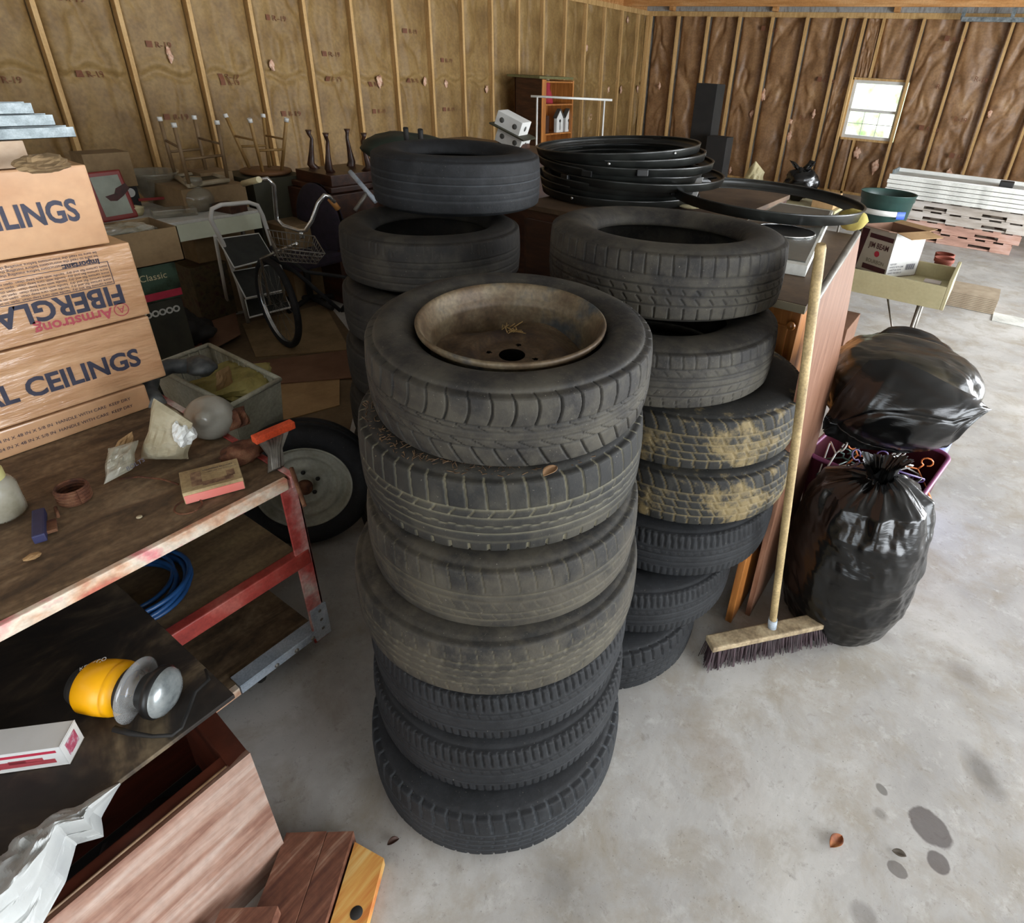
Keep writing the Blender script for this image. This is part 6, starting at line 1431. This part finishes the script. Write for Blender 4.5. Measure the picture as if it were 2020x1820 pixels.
# make horizontal square ordering 0:left-back,1:left-front,2:right-back,3:right-front
A = [at(315, 234, ZT), at(343, 246, ZT), at(428, 241, ZT), at(383, 231, ZT)]
cA = sum(A, Vector())/4
stool([A[0], A[1], A[3], A[2]], (385, 330), .92, cA.x, False, 'placeholder') if 0 else None
def stool2(T4, Z0, square, label):
    c = sum(T4, Vector())/4
    st = thing('bar_stool', label, 'stool', (c.x, c.y, Z0), 'stools stored upside down')
    S4 = []
    for p in T4:
        k = .95 if square else .55; q = Vector((c.x+(p.x-c.x)*k, c.y+(p.y-c.y)*k, Z0+.03)); S4.append(q)
    lm_ = M('stool_leg', ['6a5438', '7d6546'], 9) if square else M('stool_leg_light', ['8a6a3a', 'a07e48'], 9)
    if square:
        mb = MB()
        for i in range(4): mb.tube([Vector((S4[i].x, S4[i].y, Z0+.018)), Vector((S4[(i+1) % 4].x, S4[(i+1) % 4].y, Z0+.018))], .018, 6)
        mb.build('seat_frame', M('pale_seat', ['8d8068', 'a59980'], 9), st)
        MB().add([Vector((p.x, p.y, Z0+.012)) for p in S4], [(0, 1, 2, 3)]).build('seat_pad', olive_m, st, solid=.012)
    else:
        MB().lathe([(0, 0), (.17, 0), (.19, .015), (.185, .03), (0, .03)], 32, T(c.x, c.y, Z0)).build('seat', M('stool_wood', ['5c3c22', '74502e'], 6), st)
    for p, q in zip(T4, S4):
        l = MB().tube([q, p], .013, 8).build('leg', lm_, st); d = (p-q).normalized(); MB().tube([p-d*.015, p+d*.012], .017, 8).build('foot_tip', white_m, l)
    for f, s0 in ((.62, 0), (.42, 1)):
        for i in (s0, s0+2): MB().tube([S4[i % 4].lerp(T4[i % 4], f), S4[(i+1) % 4].lerp(T4[(i+1) % 4], f)], .009, 6).build('rung', lm_, st)
    return c
ca_ = stool2(A, .93, True, 'upside-down square stool with white foot tips near the left wall')
Bt = [at(445, 228, ZT), at(493, 237, ZT), at(565, 236, ZT), at(519, 228, ZT)]
cb_ = stool2(Bt, .93, False, 'upside-down round-seated stool right of the square stool')
bx('storage_box', (ca_.x-.25, ca_.y-.25, 0), (ca_.x+.22, ca_.y+.20, .925), cardd_m, 'tall carton pile under the square stool', 'box')
bx('olive_carton', (cb_.x-.28, cb_.y-.24, 0), (cb_.x+.20, cb_.y+.22, .925), olive_m, 'tall olive green box under the round-seated stool', 'box')
# upside-down Queen Anne table
zq = 1.0
qa_t = [at(608, 256, 1.26), at(642, 262, 1.26), at(717, 262, 1.26), at(684, 254, 1.26)]
cq_ = sum(qa_t, Vector())/4
qt = thing('side_table', 'dark side table stored upside down with curved legs in the air', 'table', (cq_.x, cq_.y, 0))
MB().box((cq_.x-.26, cq_.y-.30, .86), (cq_.x+.26, cq_.y+.30, .90), bev=.006).build('tabletop', darkwood_m, qt)
MB().box((cq_.x-.22, cq_.y-.26, .90), (cq_.x+.22, cq_.y+.26, .98), bev=.004).build('apron', darkwood_m, qt)
for p in qa_t:
    b0 = Vector((cq_.x+(p.x-cq_.x)*.85, cq_.y+(p.y-cq_.y)*.85, .95)); o2_ = (Vector((p.x, p.y, 0))-Vector((cq_.x, cq_.y, 0))).normalized()
    MB().tube([b0, b0+o2_*.05+Vector((0, 0, .06)), b0+o2_*.03+Vector((0, 0, .16)), b0.lerp(p, .8)-o2_*.01, p-Vector((0, 0, .03)), p], [.035, .03, .018, .012, .014, .024], 10).build('leg', darkwood_m, qt)
bx('dark_chest', (cq_.x-.3, cq_.y-.34, 0), (cq_.x+.3, cq_.y+.34, .855), darkwood_m, 'dark chest supporting the upside-down side table', 'cabinet')
# dark round thing + grey crutch poles
q1_, q2_ = at(690, 338, 1.18), at(742, 398, 1.03)
MB().tube([q1_, q2_], .014, 10).build('grey_pole', bluegrey_m, label='slanting grey metal pole left of the askew top tyre', cat='pole')
q3_ = at(726, 378, 1.08); q4_ = at(700, 415, .98)
MB().tube([q3_, q4_], .012, 10).build('grey_pole', steel_m, label='shorter pole crossing behind the slanting grey one', cat='pole')
blob('green_cushion', at(778, 268, 1.42)+Vector((-.6, .6, -.16)), (.28, .28, .10), M('dark_green_cloth', ['16201a', '223026'], 6), 30, 16, .2, 2, label='dark green rounded cushion peeking behind the askew tyre', cat='cushion')
wk = thing('walking_frame', 'folded dark walking frame, its two grips above the askew tyre', 'walker', (-2.6, 2.9, 0))
for pa, pb in (((793, 268), (800, 252)), ((822, 270), (829, 255))):
    b = at(*pb, 1.44); a = b+Vector((-.02, .02, -.10)); MB().tube([Vector((a.x-.04, a.y+.04, .003)), a], .011, 8).build('tube', blackmatte_m, wk); MB().tube([a, b], .015, 8).build('grip', blackmatte_m, wk)

# step ladder
lad = thing('step_ladder', 'white folding step ladder with black treads by the bicycle', 'ladder', (-4.3, 2.35, 0))
f1_, f2_ = at(490, 636, .01), at(586, 613, .01)
def ladrail(px, py, Z): return at(px, py, Z)
Xl = lambda px, py: onX(px, py, -4.36+.0)
LT = [at(490, 636, .01), onX(470, 560, -4.30), onX(440, 480, -4.22), onX(415, 432, -4.16), onX(418, 412, -4.15), onX(436, 404, -4.15), onX(490, 399, -4.15), onX(508, 405, -4.15), onX(518, 425, -4.16), onX(542, 500, -4.22), onX(565, 560, -4.30), at(586, 613, .01)]
MB().tube(LT, .014, 10).build('front_frame', white_m, lad)
LB = [at(470, 625, .01)+Vector((-.12, 0, 0)), onX(424, 465, -4.3)]
MB().tube(LB, .012, 8).build('rear_leg', white_m, lad)
for (c4, nm) in ((((430, 472), (510, 461), (538, 508), (462, 528)), 'tread'), (((458, 536), (540, 522), (560, 572), (485, 588)), 'tread'), (((484, 592), (560, 577), (572, 606), (492, 626)), 'tread')):
    xs = (-4.26, -4.26, -4.12, -4.12) if nm else None
    q = [onX(*c, x) for c, x in zip(c4, xs)]
    tr_o = MB().add(q, [(0, 1, 2, 3)]).build('tread', tread_m, lad, solid=.012)
    MB().tube(q, .008, 6, closed=True).build('tread_edge', white_m, tr_o)
# bicycle
bi = thing('bicycle', 'old bicycle with chrome high-rise handlebar and wire basket', 'bicycle', (-3.5, 2.3, 0))
chp = [(497, 358), (528, 352), (540, 365), (543, 400), (546, 432), (560, 445), (590, 455), (603, 454), (615, 435), (628, 400), (640, 385), (650, 388), (660, 398)]
ctrY = np.interp(np.arange(13), [0, 4, 7, 12], [1.95, 2.1, 2.12, 2.3]); 
MB().tube([onY(px, py, y) for (px, py), y in zip(chp, ctrY)], .012, 10).build('handlebar', chrome_m, bi)
MB().tube([onY(593, 455, 2.12), onY(596, 470, 2.12)], .014, 10).build('stem', chrome_m, bi)
gpts = [onY(480, 362, 1.95), onY(511, 354, 1.95)]
MB().tube(gpts, .017, 10).build('grip', cream_m, bi)
MB().tube([onY(651, 392, 2.3), onY(667, 412, 2.34)], .018, 10).build('grip', M('orange_grip', ['9c6a34', 'b07c40'], 5), bi)
# basket
bt4 = [onY(528, 453, 2.0), onY(620, 466, 2.1), onY(641, 500, 1.9), onY(545, 490, 1.8)]
bb4 = [onY(540, 495, 2.02), onY(612, 505, 2.1), onY(625, 520, 1.95), onY(552, 515, 1.85)]
bsk = MB()
for f in (0, .33, .66, 1):
    bsk.tube([bt4[i].lerp(bb4[i], f) for i in range(4)], .003 if f else .004, 5, closed=True)
for i in range(4):
    j = (i+1) % 4; n = 10 if i % 2 == 0 else 6
    for k in range(n): bsk.tube([bt4[i].lerp(bt4[j], k/n), bb4[i].lerp(bb4[j], k/n)], .002, 4)
for k in range(1, 8): bsk.tube([bb4[0].lerp(bb4[1], k/8), bb4[3].lerp(bb4[2], k/8)], .002, 4)
bsk.build('wire_basket', steel_m, bi)
# front wheel
wc1 = (at(552, 600, .33)); axv = Vector((.93, -.40, 0)).normalized(); wc2 = Vector((wc1.x, wc1.y, .30))
wc2 = at(548, 598, .31); wdir = Vector((-.55, .85, 0)).normalized()
# wheel plane nearly edge-on to the camera: contains the viewing direction
vdir = Vector((wc2.x, wc2.y, 0)).normalized(); wax = (Vector((0, 0, 1)).cross(vdir)).normalized(); wax = (Matrix.Rotation(R_(20), 3, 'Z') @ wax)
x_ = wax.cross(Vector((0, 0, 1))).normalized()
WMx = Matrix(((x_.x, 0, wax.x, wc2.x), (x_.y, 0, wax.y, wc2.y), (x_.z, 1, wax.z, .31), (0, 0, 0, 1)))
fwh = MB().lathe([(.285+.022*math.cos(a), .022*math.sin(a)) for a in np.linspace(0, 2*PI, 12)], 60, WMx).build('front_tire', rub_black, bi)
MB().lathe([(.262, -.012), (.255, 0), (.262, .012)], 60, WMx).build('front_rim', chrome_m, bi)
spk = MB()
for k in range(18):
    a = 2*PI*k/18; spk.tube([WMx @ Vector((0, 0, .02*(-1)**k)), WMx @ Vector((.258*math.cos(a), .258*math.sin(a), 0))], .0012, 3)
spk.build('spokes', steel_m, bi)
hubp = WMx @ Vector((0, 0, 0)); crown = onY(568, 500, 2.0)
for s_ in (-.05, .05): MB().tube([hubp+wax*s_, Vector((hubp.x, hubp.y, 0))+wax*s_+Vector((0, 0, .62)), onY(585, 480, 2.08)], .009, 8).build('fork_leg', chrome_m, bi)
hd = Vector((hubp.x, hubp.y, .64)); rear = Vector((-3.05, 2.75, .30))
sd = hd.lerp(Vector((-3.25, 2.75, 0)), .5); 
seat0 = Vector((-3.25, 2.55, .60)); crank = Vector((-3.45, 2.38, .27))
fb_ = MB(); fb_.tube([hd, hd+Vector((.12, .1, -.12)), crank], .014, 8).tube([hd+Vector((.02, .01, .05)), hd+Vector((.2, .12, -.1)), seat0-Vector((0, 0, .12))], .012, 8).tube([crank, seat0], .012, 8).tube([crank, rear], .009, 8).tube([seat0-Vector((0, 0, .12)), rear], .009, 8)
fb_.build('frame', rub_black, bi)
ring_tire(bi, rear, Vector((.85, -.52, 0)), .30, .045, .255, rub_black, None, None, 'rear_tire')
blob('saddle', seat0+Vector((0, 0, .03)), (.07, .13, .035), blackmatte_m, 24, 14, .1, 1, parent=bi)
# purple chair back
pc0 = onY(625, 450, 2.9)
pcb = thing('office_chair', 'dark purple upholstered chair back behind the bicycle', 'chair', (pc0.x, 2.95, 0))
Pm = Matrix.Identity(4); 
bkx = MB().grid(lambda u, v: (pc0.x+.27*math.cos(2*PI*u)*math.sin(PI*v*.5+.0)*1.0, 2.95+.07*math.cos(PI*v*.5), .62+.30*math.sin(2*PI*u)*math.sin(PI*v*.5)+.0), 40, 10, True, True)
bkx.grid(lambda u, v: (pc0.x+.27*math.cos(-2*PI*u)*math.sin(PI*v*.5), 2.93-.06*math.cos(PI*v*.5), .62+.30*math.sin(-2*PI*u)*math.sin(PI*v*.5)), 40, 10, True, True)
bkx.build('backrest', purple_m, pcb)
MB().box((pc0.x-.25, 2.5, .36), (pc0.x+.25, 2.92, .44), bev=.02).build('seat', purple_m, pcb)
MB().tube([(pc0.x, 2.75, .05), (pc0.x, 2.75, .36)], .025, 10).build('gas_post', blackmatte_m, pcb)
for k in range(5):
    a = 2*PI*k/5; MB().tube([(pc0.x, 2.75, .06), (pc0.x+.27*math.cos(a), 2.75+.27*math.sin(a), .03)], .02, 8).build('base_leg', blackmatte_m, pcb)
# grey tote beside the back-left stack
tub('grey_tote', -2.92, 2.42, .40, .50, .50, .002, .15, tote_m, 'cloudy grey plastic tote at the foot of the back-left stack', grey_m)
bx('brown_carton', (-5.2, 2.95, 0), (-4.75, 3.25, .80), cartonbrown_m, 'tall brown carton behind the ladder and handlebar', 'box')
bx('tan_box', (-4.75, 2.66, 0), (-4.40, 2.92, .62), cardd_m, 'tan box right behind the step ladder', 'box')

# ================================================================== FLOOR DEBRIS
def leaf(px, py, Z, s, label, seed, mat=leaf_m, ang=0):
    p = at(px, py, Z)
    def fn(u, v):
        x = (u-.5)*s*2; wv_ = math.sin(PI*u)**.7*s*.55; y = (v-.5)*2*wv_; z = .003+abs(y)*.7+.10*s*math.sin(u*5+seed)+.004
        return Matrix.Rotation(ang, 3, 'Z') @ Vector((x, y, z))+Vector((p.x, p.y, Z))
    return MB().grid(fn, 10, 6).build('dry_leaf', mat, label=label, cat='leaf', solid=.0006)
leaf(1648, 1662, 0, .028, 'curled orange-brown dry leaf on the open concrete', 1, ang=1.2)
leaf(1772, 1686, 0, .018, 'small grey-brown leaf beside the oil drops', 3, M('grey_leaf', ['4a4238', '5f564a'], 9), .2)
leaf(776, 1662, 0, .016, 'tiny dark leaf near the bottom front tyre', 5, M('dark_leaf', ['3a241c', '4c3024'], 9), 1.1)
leaf(1085, 936, 1.098, .022, 'pale dry leaf caught under the top wheel of the front stack', 2, M('tan_leaf', ['8a6848', 'a88460'], 9), 1.6)
leaf(753, 902, 1.07, .012, 'little cream leaf on the left flank of the front stack', 4, M('cream_leaf', ['b0986c', 'c4b088'], 9), 1.)
pb = at(1784, 1190, 0); blob('white_pebble', (pb.x, pb.y, .006), (.012, .008, .006), white_m, 12, 8, .1, 1, label='small white pebble on the floor right of the standing bag', cat='pebble')
